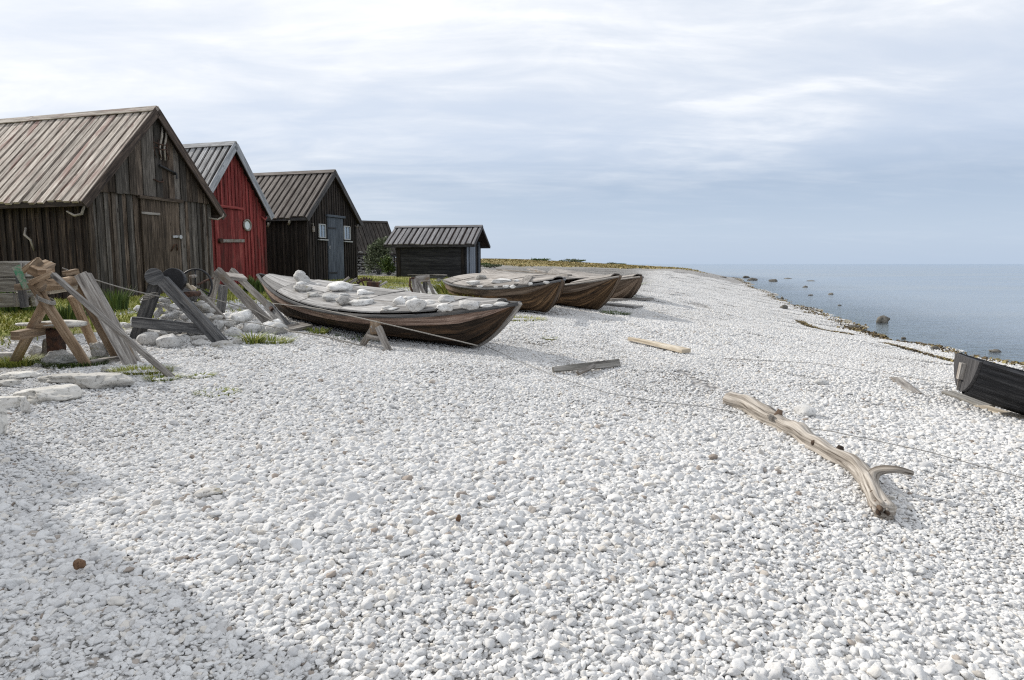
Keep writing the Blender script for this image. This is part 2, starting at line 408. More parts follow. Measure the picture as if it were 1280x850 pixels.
def blades(pts, h, w, lean, mat, name, seed, seg=2, parent=None, loc=None):
    """one mesh of bent grass blades at pts"""
    r = np.random.RandomState(seed); n = len(pts); pts = np.asarray(pts, float)
    a = r.uniform(0, 6.283, n); hh = h * r.uniform(.5, 1.3, n); ln = lean * r.uniform(.2, 1.4, n) * hh
    dx, dy = np.cos(a), np.sin(a); ww = w * r.uniform(.6, 1.3, n)
    V = []; rows = [(0, 1, 0), (.55, .8, .28), (1, .08, 1)]
    for (fz, fw, fl) in rows:
        for sg in (-1, 1):
            V.append(np.stack([pts[:, 0] + dx * ln * fl - dy * ww * fw * sg, pts[:, 1] + dy * ln * fl + dx * ww * fw * sg,
                               pts[:, 2] + hh * fz * (1 - .25 * fl * lean)], 1))
    V = np.stack(V, 1).reshape(-1, 3)
    if loc is not None: V = V - np.array(loc)
    base = np.arange(n)[:, None] * 6
    F = np.concatenate([base + np.array([[0, 1, 3, 2]]), base + np.array([[2, 3, 5, 4]])], 1).reshape(-1, 4)
    me = bpy.data.meshes.new(name)
    me.vertices.add(len(V)); me.vertices.foreach_set('co', V.astype(np.float32).ravel())
    me.loops.add(F.size); me.loops.foreach_set('vertex_index', F.astype(np.int32).ravel())
    me.polygons.add(len(F)); me.polygons.foreach_set('loop_start', np.arange(0, F.size, 4, dtype=np.int32))
    me.update(calc_edges=True); me.validate()
    at = me.attributes.new('tone', 'FLOAT', 'FACE')
    tn = np.clip(.5 + .28 * r.randn(n), 0, 1)
    at.data.foreach_set('value', np.repeat(tn, 2).astype(np.float32))
    me.materials.append(M[mat]); ob = bpy.data.objects.new(name, me); C.objects.link(ob)
    if parent is not None: ob.parent = parent
    if loc is not None and parent is None: ob.location = loc
    return ob
# ------------------------------------------------------------------ sky and sun
SUN_EL, SUN_AZ = R(31), R(-60)           # azimuth measured from +Y (ahead) towards +X; the sun stands ahead on the left
w = bpy.data.worlds.new('World'); scene.world = w; w.use_nodes = True
k = N(w); bg = k.n['Background']
sky = k.new('ShaderNodeTexSky', sky_type='NISHITA', sun_disc=False, sun_elevation=SUN_EL, sun_rotation=SUN_AZ,
            altitude=0, air_density=1.0, dust_density=1.6, ozone_density=1.2)
tc = k.new('ShaderNodeTexCoord').outputs['Generated']
sx = k.new('ShaderNodeSeparateXYZ', inp={0: tc})
zz = k.math('MAXIMUM', sx.outputs[2], 0.0)
den = k.math('ADD', zz, .13)
pc = k.new('ShaderNodeCombineXYZ', inp={0: k.math('DIVIDE', sx.outputs[0], den), 1: k.math('DIVIDE', sx.outputs[1], den), 2: 0.0}).outputs[0]
n1 = k.noise(k.mapping(pc, (.55, 1.0, 1), (3.1, .4, 0)), 1.0, 7, .56, .5)
n2 = k.noise(k.mapping(pc, (.8, 2.0, 1), (1.7, 9.2, 0)), 1.0, 6, .55, .9)
n3 = k.noise(k.mapping(pc, (1.9, 3.4, 1), (7.3, 2.2, 0)), 1.0, 5, .58, .6)
nn = k.math('ADD', k.math('MULTIPLY', n1, .42), k.math('ADD', k.math('MULTIPLY', n2, .33), k.math('MULTIPLY', n3, .25)))
# clearer bluish air towards the horizon, thicker veil higher up
hz = k.ramp(zz, [(0.0, (.0, .0, .0)), (.08, (.15, .15, .15)), (.17, (.5, .5, .5)), (.30, (.78, .78, .78)), (.75, (.95, .95, .95))])
cl = k.math('ADD', k.math('MULTIPLY', nn, 2.6), k.math('SUBTRACT', k.math('MULTIPLY', hz, .68), 1.34), clamp=True)
cl = k.math('MULTIPLY', cl, k.ramp(zz, [(0, (.05, .05, .05)), (.09, (.25, .25, .25)), (.16, (.8, .8, .8)), (.22, (1, 1, 1))]))
veil = k.ramp(zz, [(0, (5.1, 6.2, 7.8)), (.04, (5.2, 6.25, 7.8)), (.11, (4.3, 5.3, 6.9)), (.17, (6.0, 6.85, 8.3)), (.26, (6.9, 7.6, 8.8)), (.6, (7.2, 7.8, 8.7))])
cloud = k.ramp(nn, [(.38, (6.7, 7.3, 8.3)), (.49, (8.3, 8.65, 9.2)), (.58, (10.6, 10.6, 10.6))])
under = k.mix(.86, sky.outputs[0], veil)
colr = k.mix(cl, under, cloud)
sdir = (math.sin(SUN_AZ) * math.cos(SUN_EL), math.cos(SUN_AZ) * math.cos(SUN_EL), math.sin(SUN_EL))
dt = k.new('ShaderNodeVectorMath', operation='DOT_PRODUCT', inp={0: tc, 1: sdir}).outputs['Value']
glow = k.math('MULTIPLY', k.ramp(dt, [(.45, (0, 0, 0)), (.95, (.6, .6, .6))]), k.ramp(nn, [(.40, (.25, .25, .25)), (.56, (1, 1, 1))]))
colr = k.mix(glow, colr, (10.2, 10.2, 10.2))
k.link(colr, bg.inputs['Color']); bg.inputs['Strength'].default_value = SKY_STRENGTH = .10
sl = bpy.data.lights.new('sun', 'SUN'); sl.energy = 3.4; sl.angle = R(.7); sl.color = (1, .95, .87)
so = bpy.data.objects.new('sun', sl); C.objects.link(so)
sd = Vector((math.sin(SUN_AZ) * math.cos(SUN_EL), math.cos(SUN_AZ) * math.cos(SUN_EL), math.sin(SUN_EL)))
so.rotation_euler = sd.to_track_quat('Z', 'Y').to_euler(); so.location = (-20, 10, 30)
vs = scene.view_settings; vs.view_transform = 'Standard'; vs.look = 'None'; vs.exposure = .12; vs.gamma = 1
vs.use_curve_mapping = False
scene.cycles.use_denoising = False; scene.cycles.filter_width = 1.2; scene.cycles.sample_clamp_indirect = 4; scene.cycles.max_bounces = 6

# ------------------------------------------------------------------ ground
def graded(lo, hi, c0, c1, st, grow=1.13):
    out = list(np.arange(c0, c1 + 1e-6, st)); d = st
    while out[-1] < hi: d *= grow; out.append(out[-1] + d)
    d = st
    while out[0] > lo: d *= grow; out.insert(0, out[0] - d)
    return np.array(out)
GX = graded(-900, 700, -15, 14, .28); GY = graded(-60, 700, -2, 26, .28, 1.07)
XX, YY = np.meshgrid(GX, GY)
def grid_mesh(name, Z, mask=None):
    ny, nx = XX.shape
    idx = np.arange(nx * ny).reshape(ny, nx)
    F = np.stack([idx[:-1, :-1], idx[:-1, 1:], idx[1:, 1:], idx[1:, :-1]], -1).reshape(-1, 4)
    V = np.stack([XX, YY, Z], -1).reshape(-1, 3)
    if mask is not None: F = F[mask.ravel()[F].any(1)]
    me = bpy.data.meshes.new(name); me.vertices.add(len(V)); me.vertices.foreach_set('co', V.astype(np.float32).ravel())
    me.loops.add(F.size); me.loops.foreach_set('vertex_index', F.astype(np.int32).ravel())
    me.polygons.add(len(F)); me.polygons.foreach_set('loop_start', np.arange(0, F.size, 4, dtype=np.int32))
    me.update(calc_edges=True); me.shade_smooth(); return me
SD = shore_dist(XX, YY)
me = grid_mesh('shingle_beach', terrain(XX, YY))
for nm, arr in (('grass', grass_mask(XX, YY)), ('bank', bank_mask(XX, YY)), ('shore', SD)):
    at = me.attributes.new(nm, 'FLOAT', 'POINT'); at.data.foreach_set('value', arr.astype(np.float32).ravel())
mt, k, b = newmat('shingle_ground')
oc = k.new('ShaderNodeTexCoord').outputs['Object']
va = k.new('ShaderNodeTexVoronoi', inp={'Vector': oc, 'Scale': 17.0})
vb = k.new('ShaderNodeTexVoronoi', inp={'Vector': oc, 'Scale': 6.0})
vc = k.new('ShaderNodeTexVoronoi', inp={'Vector': oc, 'Scale': 1.6})
big = k.noise(oc, .35, 5, .6)
peb = k.ramp(k.new('ShaderNodeSeparateColor', inp={0: va.outputs['Color']}).outputs[0],
             [(.0, (.30, .29, .28)), (.25, (.50, .49, .48)), (.7, (.62, .61, .60)), (1, (.72, .71, .70))])
peb = k.mix(k.ramp(va.outputs['Distance'], [(.3, (0, 0, 0)), (.75, (.85, .85, .85))]), peb, (.16, .15, .14))  # shade in the gaps between pebbles, put into the colour
peb2 = k.ramp(k.new('ShaderNodeSeparateColor', inp={0: vb.outputs['Color']}).outputs[0], [(.1, (.72, .72, .72)), (.8, (1, 1, 1))])
peb = k.mix(1.0, peb, peb2, 'MULTIPLY')
peb3 = k.ramp(k.new('ShaderNodeSeparateColor', inp={0: vc.outputs['Color']}).outputs[1], [(.0, (.75, .75, .76)), (.6, (1, 1, 1))])
peb = k.mix(1.0, peb, peb3, 'MULTIPLY')
peb = k.mix(k.ramp(big, [(.45, (0, 0, 0)), (.62, (.28, .28, .28))]), peb, (.42, .40, .36))
gn = k.noise(oc, 1.1, 6, .65); gf = k.noise(oc, 22, 4, .65)
gcol = k.ramp(k.math('ADD', k.math('MULTIPLY', gn, .65), k.math('MULTIPLY', gf, .35)),
              [(.36, (.13, .17, .035)), (.49, (.29, .30, .08)), (.55, (.40, .365, .18)), (.66, (.54, .50, .36))])
bn = k.noise(oc, .6, 6, .65)
bcol = k.ramp(bn, [(.36, (.11, .12, .04)), (.5, (.30, .24, .10)), (.62, (.46, .38, .19))])
ag = k.new('ShaderNodeAttribute', attribute_name='grass').outputs['Fac']
ab = k.new('ShaderNodeAttribute', attribute_name='bank').outputs['Fac']
ash = k.new('ShaderNodeAttribute', attribute_name='shore').outputs['Fac']
gm = k.ramp(k.math('ADD', ag, k.math('MULTIPLY', k.math('SUBTRACT', gf, .5), .9)), [(.45, (0, 0, 0)), (.6, (1, 1, 1))])
bm_ = k.ramp(k.math('ADD', ab, k.math('MULTIPLY', k.math('SUBTRACT', bn, .5), .8)), [(.42, (0, 0, 0)), (.58, (1, 1, 1))])
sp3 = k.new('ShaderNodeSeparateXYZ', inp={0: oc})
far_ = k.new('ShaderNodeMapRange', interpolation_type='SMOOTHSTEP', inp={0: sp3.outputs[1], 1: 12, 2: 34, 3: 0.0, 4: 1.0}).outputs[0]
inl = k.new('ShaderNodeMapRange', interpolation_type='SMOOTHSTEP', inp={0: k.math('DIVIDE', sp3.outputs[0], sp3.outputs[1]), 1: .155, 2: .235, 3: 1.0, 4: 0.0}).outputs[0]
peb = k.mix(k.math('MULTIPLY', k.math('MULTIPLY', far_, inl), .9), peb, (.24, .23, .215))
c = k.mix(gm, peb, gcol); c = k.mix(bm_, c, bcol)
# wet, weed-stained stones at the waterline and the greenish bed under the water
wn = k.math('ADD', ash, k.math('MULTIPLY', k.math('SUBTRACT', k.noise(oc, 1.6, 5, .65), .5), 1.6))
wr = k.new('ShaderNodeMapRange', inp={0: wn, 1: -.9, 2: .75, 3: 0.0, 4: 1.0}).outputs[0]
c = k.mix(k.ramp(wr, [(.0, (1, 1, 1)), (.5, (.8, .8, .8)), (.66, (0, 0, 0))]), c,
          k.ramp(k.noise(oc, 4.5, 5, .7), [(.35, (.10, .085, .06)), (.5, (.30, .27, .20)), (.65, (.52, .50, .44))]))
deepm = k.new('ShaderNodeMapRange', inp={0: ash, 1: -6.0, 2: -1.0, 3: 1.0, 4: 0.0}).outputs[0]
c = k.mix(deepm, c, k.ramp(k.noise(oc, .9, 5, .6), [(.4, (.06, .07, .055)), (.6, (.20, .21, .17))]))
k.link(c, b.inputs['Base Color']); b.inputs['Roughness'].default_value = .95; b.inputs['Specular IOR Level'].default_value = .15
h = k.math('SUBTRACT', 1.0, va.outputs['Distance'])
k.link(k.bump(k.math('ADD', h, k.math('MULTIPLY', k.math('SUBTRACT', 1.0, vb.outputs['Distance']), .8)), .8, .04), b.inputs['Normal'])
me.materials.append(mt)
ground = bpy.data.objects.new('shingle_beach', me); C.objects.link(ground); ground['kind'] = 'structure'

# ------------------------------------------------------------------ sea
wm = SD < 6
me = grid_mesh('sea', np.zeros_like(XX), wm)
at = me.attributes.new('deep', 'FLOAT', 'POINT')
at.data.foreach_set('value', np.clip((-SD - .1) / 9, 0, 1).astype(np.float32).ravel())
V = [(700, -9000, 0), (14000, -9000, 0), (14000, 16000, 0), (700, 16000, 0)]
mw, k, b = newmat('sea_water')
out = k.n['Material Output']; k.n.remove(b)
oc = k.new('ShaderNodeTexCoord').outputs['Object']
w1 = k.noise(k.mapping(oc, (.8, 2.0, 1)), 1.6, 4, .6, .4)
w2 = k.noise(k.mapping(oc, (1.0, 1.7, 1)), 6.5, 3, .5)
w3 = k.noise(k.mapping(oc, (.05, .22, 1)), 1, 4, .55, .5)
calm = k.ramp(k.noise(k.mapping(oc, (.012, .05, 1)), 1, 4, .5, .6), [(.40, (.35, .35, .35)), (.6, (1, 1, 1))])
hh = k.math('MULTIPLY', k.math('ADD', w1, k.math('MULTIPLY', w2, .28)), calm)
nor = k.bump(hh, .8, .12)
dp = k.new('ShaderNodeAttribute', attribute_name='deep').outputs['Fac']
body = k.new('ShaderNodeBsdfDiffuse', inp={'Color': k.ramp(w3, [(.35, (.27, .30, .32)), (.65, (.33, .355, .37))])}).outputs[0]
tr = k.new('ShaderNodeBsdfTransparent', inp={'Color': (.78, .88, .88, 1)}).outputs[0]
A = k.new('ShaderNodeMixShader', inp={0: k.ramp(dp, [(0, (0, 0, 0)), (.5, (.75, .75, .75)), (1, (1, 1, 1))]), 1: tr, 2: body}).outputs[0]
gl = k.new('ShaderNodeBsdfGlossy', inp={'Color': (.73, .79, .85, 1), 'Roughness': .16, 'Normal': nor}).outputs[0]
fr = k.new('ShaderNodeFresnel', inp={'IOR': 1.33, 'Normal': nor}).outputs[0]
sh = k.new('ShaderNodeMixShader', inp={0: fr, 1: A, 2: gl}).outputs[0]
k.link(sh, out.inputs['Surface'])
me.materials.append(mw)
bm = bmesh.new(); bm.from_mesh(me)
ly = bm.verts.layers.float['deep']
def quad(x0, x1, y0, y1):
    vs_ = [bm.verts.new((x0, y0, 0)), bm.verts.new((x1, y0, 0)), bm.verts.new((x1, y1, 0)), bm.verts.new((x0, y1, 0))]
    for q in vs_: q[ly] = 1.0
    bm.faces.new(vs_)
x0, x1, y0, y1 = GX[0], GX[-1], GY[0], GY[-1]
quad(x1, 15000, -4000, 20000); quad(-15000, x1, y1, 20000); quad(x0, x1, -4000, y0)
bm.to_mesh(me); bm.free()
sea = bpy.data.objects.new('sea', me); C.objects.link(sea); sea['kind'] = 'structure'

# ------------------------------------------------------------------ shingle: loose pebbles
nr = np.random.RandomState(11)
def sizefield(x, y):
    return 1 + .16 * np.sin(x * .9 + y * .5) + .10 * np.sin(2.1 * y - x) + np.clip(x, -4, 6) * .035 + .12 * np.sin(.7 * x - 1.3 * y + 1)
def inplots(x, y):                # footprints where no pebbles lie
    m = np.zeros(x.shape, bool)
    for (ox, oy, a, ww, ll) in PLOTS:
        lx = (x - ox) * math.cos(a) + (y - oy) * math.sin(a); ly_ = -(x - ox) * math.sin(a) + (y - oy) * math.cos(a)
        m |= (lx > 0) & (lx < ww) & (ly_ > 0) & (ly_ < ll)
    return m
PLOTS = []
def scatter(n, xr, yr, keep, gk=1.25):
    x = nr.uniform(*xr, n); y = nr.uniform(*yr, n)
    m = keep(x, y); x, y = x[m], y[m]
    g = grass_mask(x, y); m = nr.uniform(size=len(x)) > np.clip(g * gk, 0, .985)
    x, y = x[m], y[m]
    s = shore_dist(x, y); m = s > .15
    return x[m], y[m]
NEAR = 6.6
def near_keep(x, y): return (np.abs(x) < .80 * y + 1.3) & (y < NEAR + .3 * np.sin(3 * x)) & (y > 1.2)
x1_, y1_ = scatter(int(7600 * 13.4 * 6), (-6.7, 6.7), (1.2, 7.2), near_keep)
# fewer where it is far: the far ones cover each other
m = nr.uniform(size=len(x1_)) < np.clip(1.25 - y1_ / 9, .5, 1); x1_, y1_ = x1_[m], y1_[m]
sf = sizefield(x1_, y1_)
rad = .0133 * np.exp(.29 * nr.randn(len(x1_))) * sf
rad = np.clip(rad, .006, .040)
bigm = nr.uniform(size=len(rad)) < .003; rad[bigm] *= 1.45
zp = terrain(x1_, y1_) + nr.uniform(-.35, .75, len(rad)) * np.minimum(rad, .03)
scl = np.stack([rad, rad * nr.uniform(.58, .9, len(rad)), rad * nr.uniform(.34, .62, len(rad))], 1)
rot = np.stack([nr.normal(0, .34, len(rad)), nr.normal(0, .34, len(rad)), nr.uniform(0, 6.283, len(rad))], 1)
ton = nr.uniform(size=len(rad))

def pebble_material():
    m, k, b = newmat('white_beach_pebble')
    t = k.math('ADD', k.new('ShaderNodeAttribute', attribute_name='tone_i', attribute_type='INSTANCER').outputs['Fac'],
               k.new('ShaderNodeAttribute', attribute_name='tone_g').outputs['Fac'])
    c = k.ramp(t, [(0, (.22, .18, .15)), (.005, (.36, .31, .27)), (.02, (.48, .45, .41)), (.05, (.53, .525, .52)), (.22, (.58, .575, .57)), (.6, (.665, .66, .65)),
                   (.90, (.70, .695, .685)), (.94, (.66, .62, .56)), (1, (.73, .72, .71))])
    geo = k.new('ShaderNodeNewGeometry').outputs['Position']
    n = k.noise(geo, 70, 5, .65); n2 = k.noise(geo, 260, 3, .6)
    c = k.mix(k.ramp(n, [(.55, (0, 0, 0)), (.72, (.55, .55, .55))]), c, (.43, .41, .375))
    c = k.mix(k.ramp(n2, [(.30, (.4, .4, .4)), (.42, (0, 0, 0))]), c, (.34, .33, .31))
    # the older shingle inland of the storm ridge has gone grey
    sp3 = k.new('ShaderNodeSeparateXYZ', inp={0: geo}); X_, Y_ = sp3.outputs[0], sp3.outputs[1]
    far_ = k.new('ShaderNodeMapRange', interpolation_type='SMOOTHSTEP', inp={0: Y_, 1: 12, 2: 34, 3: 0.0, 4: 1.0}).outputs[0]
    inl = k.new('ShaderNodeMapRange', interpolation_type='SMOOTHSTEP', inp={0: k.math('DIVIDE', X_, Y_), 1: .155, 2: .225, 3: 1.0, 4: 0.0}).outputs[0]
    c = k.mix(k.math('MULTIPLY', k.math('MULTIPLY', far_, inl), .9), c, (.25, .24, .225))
    k.link(c, b.inputs['Base Color']); b.inputs['Roughness'].default_value = .9; b.inputs['Specular IOR Level'].default_value = .2
    k.link(k.bump(k.math('ADD', n, k.math('MULTIPLY', n2, .4)), .35, .006), b.inputs['Normal'])
    return m
M['pebble'] = pebble_material()

def gn_base(name):
    g = bpy.data.node_groups.new(name, 'GeometryNodeTree')
    g.interface.new_socket('Geometry', in_out='INPUT', socket_type='NodeSocketGeometry')
    g.interface.new_socket('Geometry', in_out='OUTPUT', socket_type='NodeSocketGeometry')
    nd = lambda t, **kw: _gnew(g, t, kw)
    return g, nd
def _gnew(g, t, kw):
    n = g.nodes.new(t); inp = kw.pop('inp', {})
    for a, b in kw.items(): setattr(n, a, b)
    for a, b in inp.items():
        if isinstance(b, bpy.types.NodeSocket): g.links.new(b, n.inputs[a])
        else: n.inputs[a].default_value = b
    return n
def gn_pebbles(g, nd, sub, count):
    """several differently worn stones, each one an instance"""
    join = nd('GeometryNodeJoinGeometry')
    for i in range(count):
        ic = nd('GeometryNodeMeshIcoSphere', inp={'Radius': 1.0, 'Subdivisions': sub})
        pos = nd('GeometryNodeInputPosition').outputs[0]
        off = nd('ShaderNodeVectorMath', operation='ADD', inp={0: pos, 1: (i * 7.3 + 1, i * 3.1, i * 5.7)}).outputs[0]
        no = nd('ShaderNodeTexNoise', inp={'Vector': off, 'Scale': .85, 'Detail': 1.5, 'Roughness': .5}).outputs['Color']
        sub_ = nd('ShaderNodeVectorMath', operation='SUBTRACT', inp={0: no, 1: (.5, .5, .5)}).outputs[0]
        sc = nd('ShaderNodeVectorMath', operation='SCALE', inp={0: sub_, 'Scale': 1.0}).outputs[0]
        vo = nd('ShaderNodeTexVoronoi', feature='SMOOTH_F1', inp={'Vector': off, 'Scale': .9, 'Smoothness': .35}).outputs['Distance']
        vs2 = nd('ShaderNodeMath', operation='MULTIPLY_ADD', inp={0: vo, 1: -.55, 2: .28}).outputs[0]
        vv = nd('ShaderNodeVectorMath', operation='SCALE', inp={0: pos, 'Scale': vs2}).outputs[0]
        ad = nd('ShaderNodeVectorMath', operation='ADD', inp={0: sc, 1: vv}).outputs[0]
        sp = nd('GeometryNodeSetPosition', inp={'Geometry': ic.outputs['Mesh'], 'Offset': ad})
        ss = nd('GeometryNodeSetShadeSmooth', inp={'Geometry': sp.outputs[0]})
        gi = nd('GeometryNodeGeometryToInstance', inp={0: ss.outputs[0]})
        g.links.new(gi.outputs[0], join.inputs[0])
    return join.outputs[0]
def named(nd, name, typ='FLOAT_VECTOR'):
    n = nd('GeometryNodeInputNamedAttribute', data_type=typ); n.inputs[0].default_value = name
    return next(o for o in n.outputs if o.enabled and o.name == 'Attribute')
def points_object(name, co_, attrs):
    me = bpy.data.meshes.new(name); me.vertices.add(len(co_)); me.vertices.foreach_set('co', co_.astype(np.float32).ravel())
    for nm, typ, arr in attrs:
        at = me.attributes.new(nm, typ, 'POINT')
        at.data.foreach_set('vector' if typ == 'FLOAT_VECTOR' else 'value', arr.astype(np.float32).ravel())
    me.materials.append(M['pebble'])
    ob = bpy.data.objects.new(name, me); C.objects.link(ob); ob['kind'] = 'stuff'; return ob

ob = points_object('pebbles', np.stack([x1_, y1_, zp], 1), [('rot', 'FLOAT_VECTOR', rot), ('scl', 'FLOAT_VECTOR', scl), ('tone_i', 'FLOAT', ton)])
g, nd = gn_base('loose_pebbles')
gi = nd('NodeGroupInput'); go = nd('NodeGroupOutput')
src = gn_pebbles(g, nd, 3, 9)
ri = nd('FunctionNodeRandomValue', data_type='INT')
ri.inputs['Min'].default_value if False else None
for i_ in ri.inputs:
    if i_.type == 'INT' and i_.name == 'Max' and i_.enabled: i_.default_value = 8
iop = nd('GeometryNodeInstanceOnPoints', inp={'Points': gi.outputs[0], 'Instance': src, 'Pick Instance': True,
         'Instance Index': next(o for o in ri.outputs if o.enabled), 'Rotation': named(nd, 'rot'), 'Scale': named(nd, 'scl')})
sm = nd('GeometryNodeSetMaterial', inp={'Geometry': iop.outputs[0], 'Material': M['pebble']})
g.links.new(sm.outputs[0], go.inputs[0])
ob.modifiers.new('scatter', 'NODES').node_group = g

# farther off: heaps of several hundred pebbles, each heap turned its own way
def far_keep(x, y):
    return (np.abs(x) < .80 * y + 1.6) & (y > NEAR - .5) & (y < 62) & (~inplots(x, y))
xs_, ys_ = [], []
for (ya, yb, den_) in ((NEAR - .5, 16, 4.4), (16, 32, 3.0), (32, 62, 2.0)):
    xr = (-.8 * yb - 2, min(.8 * yb + 2, 30))
    n = int(den_ * (xr[1] - xr[0]) * (yb - ya))
    a_, b_ = scatter(n, xr, (ya, yb), far_keep, 2.6); xs_.append(a_); ys_.append(b_)
x2, y2 = np.concatenate(xs_), np.concatenate(ys_)
e = .3
nx_ = -(terrain(x2 + e, y2) - terrain(x2 - e, y2)) / (2 * e); ny_ = -(terrain(x2, y2 + e) - terrain(x2, y2 - e)) / (2 * e)
a2 = nr.uniform(0, 6.283, len(x2))
rots = np.zeros((len(x2), 3))
for i in range(len(x2)):
    q = Vector((0, 0, 1)).rotation_difference(Vector((nx_[i], ny_[i], 1)).normalized()).to_matrix() @ Matrix.Rotation(a2[i], 3, 'Z')
    rots[i] = q.to_euler()
s2 = np.clip(sizefield(x2, y2), .8, 1.35) * 1.0
z2 = terrain(x2, y2) - .004 + nr.uniform(-.008, .008, len(x2))
ob = points_object('far_pebbles', np.stack([x2, y2, z2], 1), [('rot', 'FLOAT_VECTOR', rots), ('scl', 'FLOAT_VECTOR', np.stack([s2] * 3, 1))])
g, nd = gn_base('pebble_heaps')
gi = nd('NodeGroupInput'); go = nd('NodeGroupOutput')
src = gn_pebbles(g, nd, 2, 8)
heaps = nd('GeometryNodeJoinGeometry')
def rv(nd, typ, mn, mx, seed):
    r_ = nd('FunctionNodeRandomValue', data_type=typ)
    for i_ in r_.inputs:
        if not i_.enabled: continue
        if i_.name == 'Min': i_.default_value = mn
        if i_.name == 'Max': i_.default_value = mx
        if i_.name == 'Seed': i_.default_value = seed
    return next(o for o in r_.outputs if o.enabled)
for h_ in range(7):
    S = h_ * 20
    ang = rv(nd, 'FLOAT', 0, 6.283, S + 1); rr = nd('ShaderNodeMath', operation='SQRT', inp={0: rv(nd, 'FLOAT', 0, .30, S + 2)}).outputs[0]
    px_ = nd('ShaderNodeMath', operation='MULTIPLY', inp={0: rr, 1: nd('ShaderNodeMath', operation='COSINE', inp={0: ang}).outputs[0]}).outputs[0]
    py_ = nd('ShaderNodeMath', operation='MULTIPLY', inp={0: rr, 1: nd('ShaderNodeMath', operation='SINE', inp={0: ang}).outputs[0]}).outputs[0]
    ps = nd('ShaderNodeCombineXYZ', inp={0: px_, 1: py_, 2: rv(nd, 'FLOAT', -.010, .012, S + 3)}).outputs[0]
    pts = nd('GeometryNodePoints', inp={'Count': 2100, 'Position': ps})
    base = nd('ShaderNodeMath', operation='POWER', inp={0: rv(nd, 'FLOAT', .25, 1, S + 4), 1: 1.4}).outputs[0]
    sc = nd('ShaderNodeVectorMath', operation='SCALE', inp={0: rv(nd, 'FLOAT_VECTOR', (.0185, .0135, .0075), (.025, .0205, .0145), S + 5), 'Scale': base}).outputs[0]
    iop = nd('GeometryNodeInstanceOnPoints', inp={'Points': pts.outputs[0], 'Instance': src, 'Pick Instance': True,
             'Instance Index': rv(nd, 'INT', 0, 7, S + 6), 'Rotation': rv(nd, 'FLOAT_VECTOR', (-.55, -.55, 0), (.55, .55, 6.283), S + 7), 'Scale': sc})
    st = nd('GeometryNodeStoreNamedAttribute', data_type='FLOAT', domain='INSTANCE', inp={'Geometry': iop.outputs[0], 'Name': 'tone_g'})
    val = next(i_ for i_ in st.inputs if i_.name == 'Value' and i_.enabled)
    g.links.new(rv(nd, 'FLOAT', 0, 1, S + 8), val)
    rl = nd('GeometryNodeRealizeInstances', inp={0: st.outputs[0]})
    sm = nd('GeometryNodeSetMaterial', inp={'Geometry': rl.outputs[0], 'Material': M['pebble']})
    g2 = nd('GeometryNodeGeometryToInstance', inp={0: sm.outputs[0]})
    g.links.new(g2.outputs[0], heaps.inputs[0])
iop = nd('GeometryNodeInstanceOnPoints', inp={'Points': gi.outputs[0], 'Instance': heaps.outputs[0], 'Pick Instance': True,
         'Instance Index': rv(nd, 'INT', 0, 6, 999), 'Rotation': named(nd, 'rot'), 'Scale': named(nd, 'scl')})
g.links.new(iop.outputs[0], go.inputs[0])
ob.modifiers.new('scatter', 'NODES').node_group = g
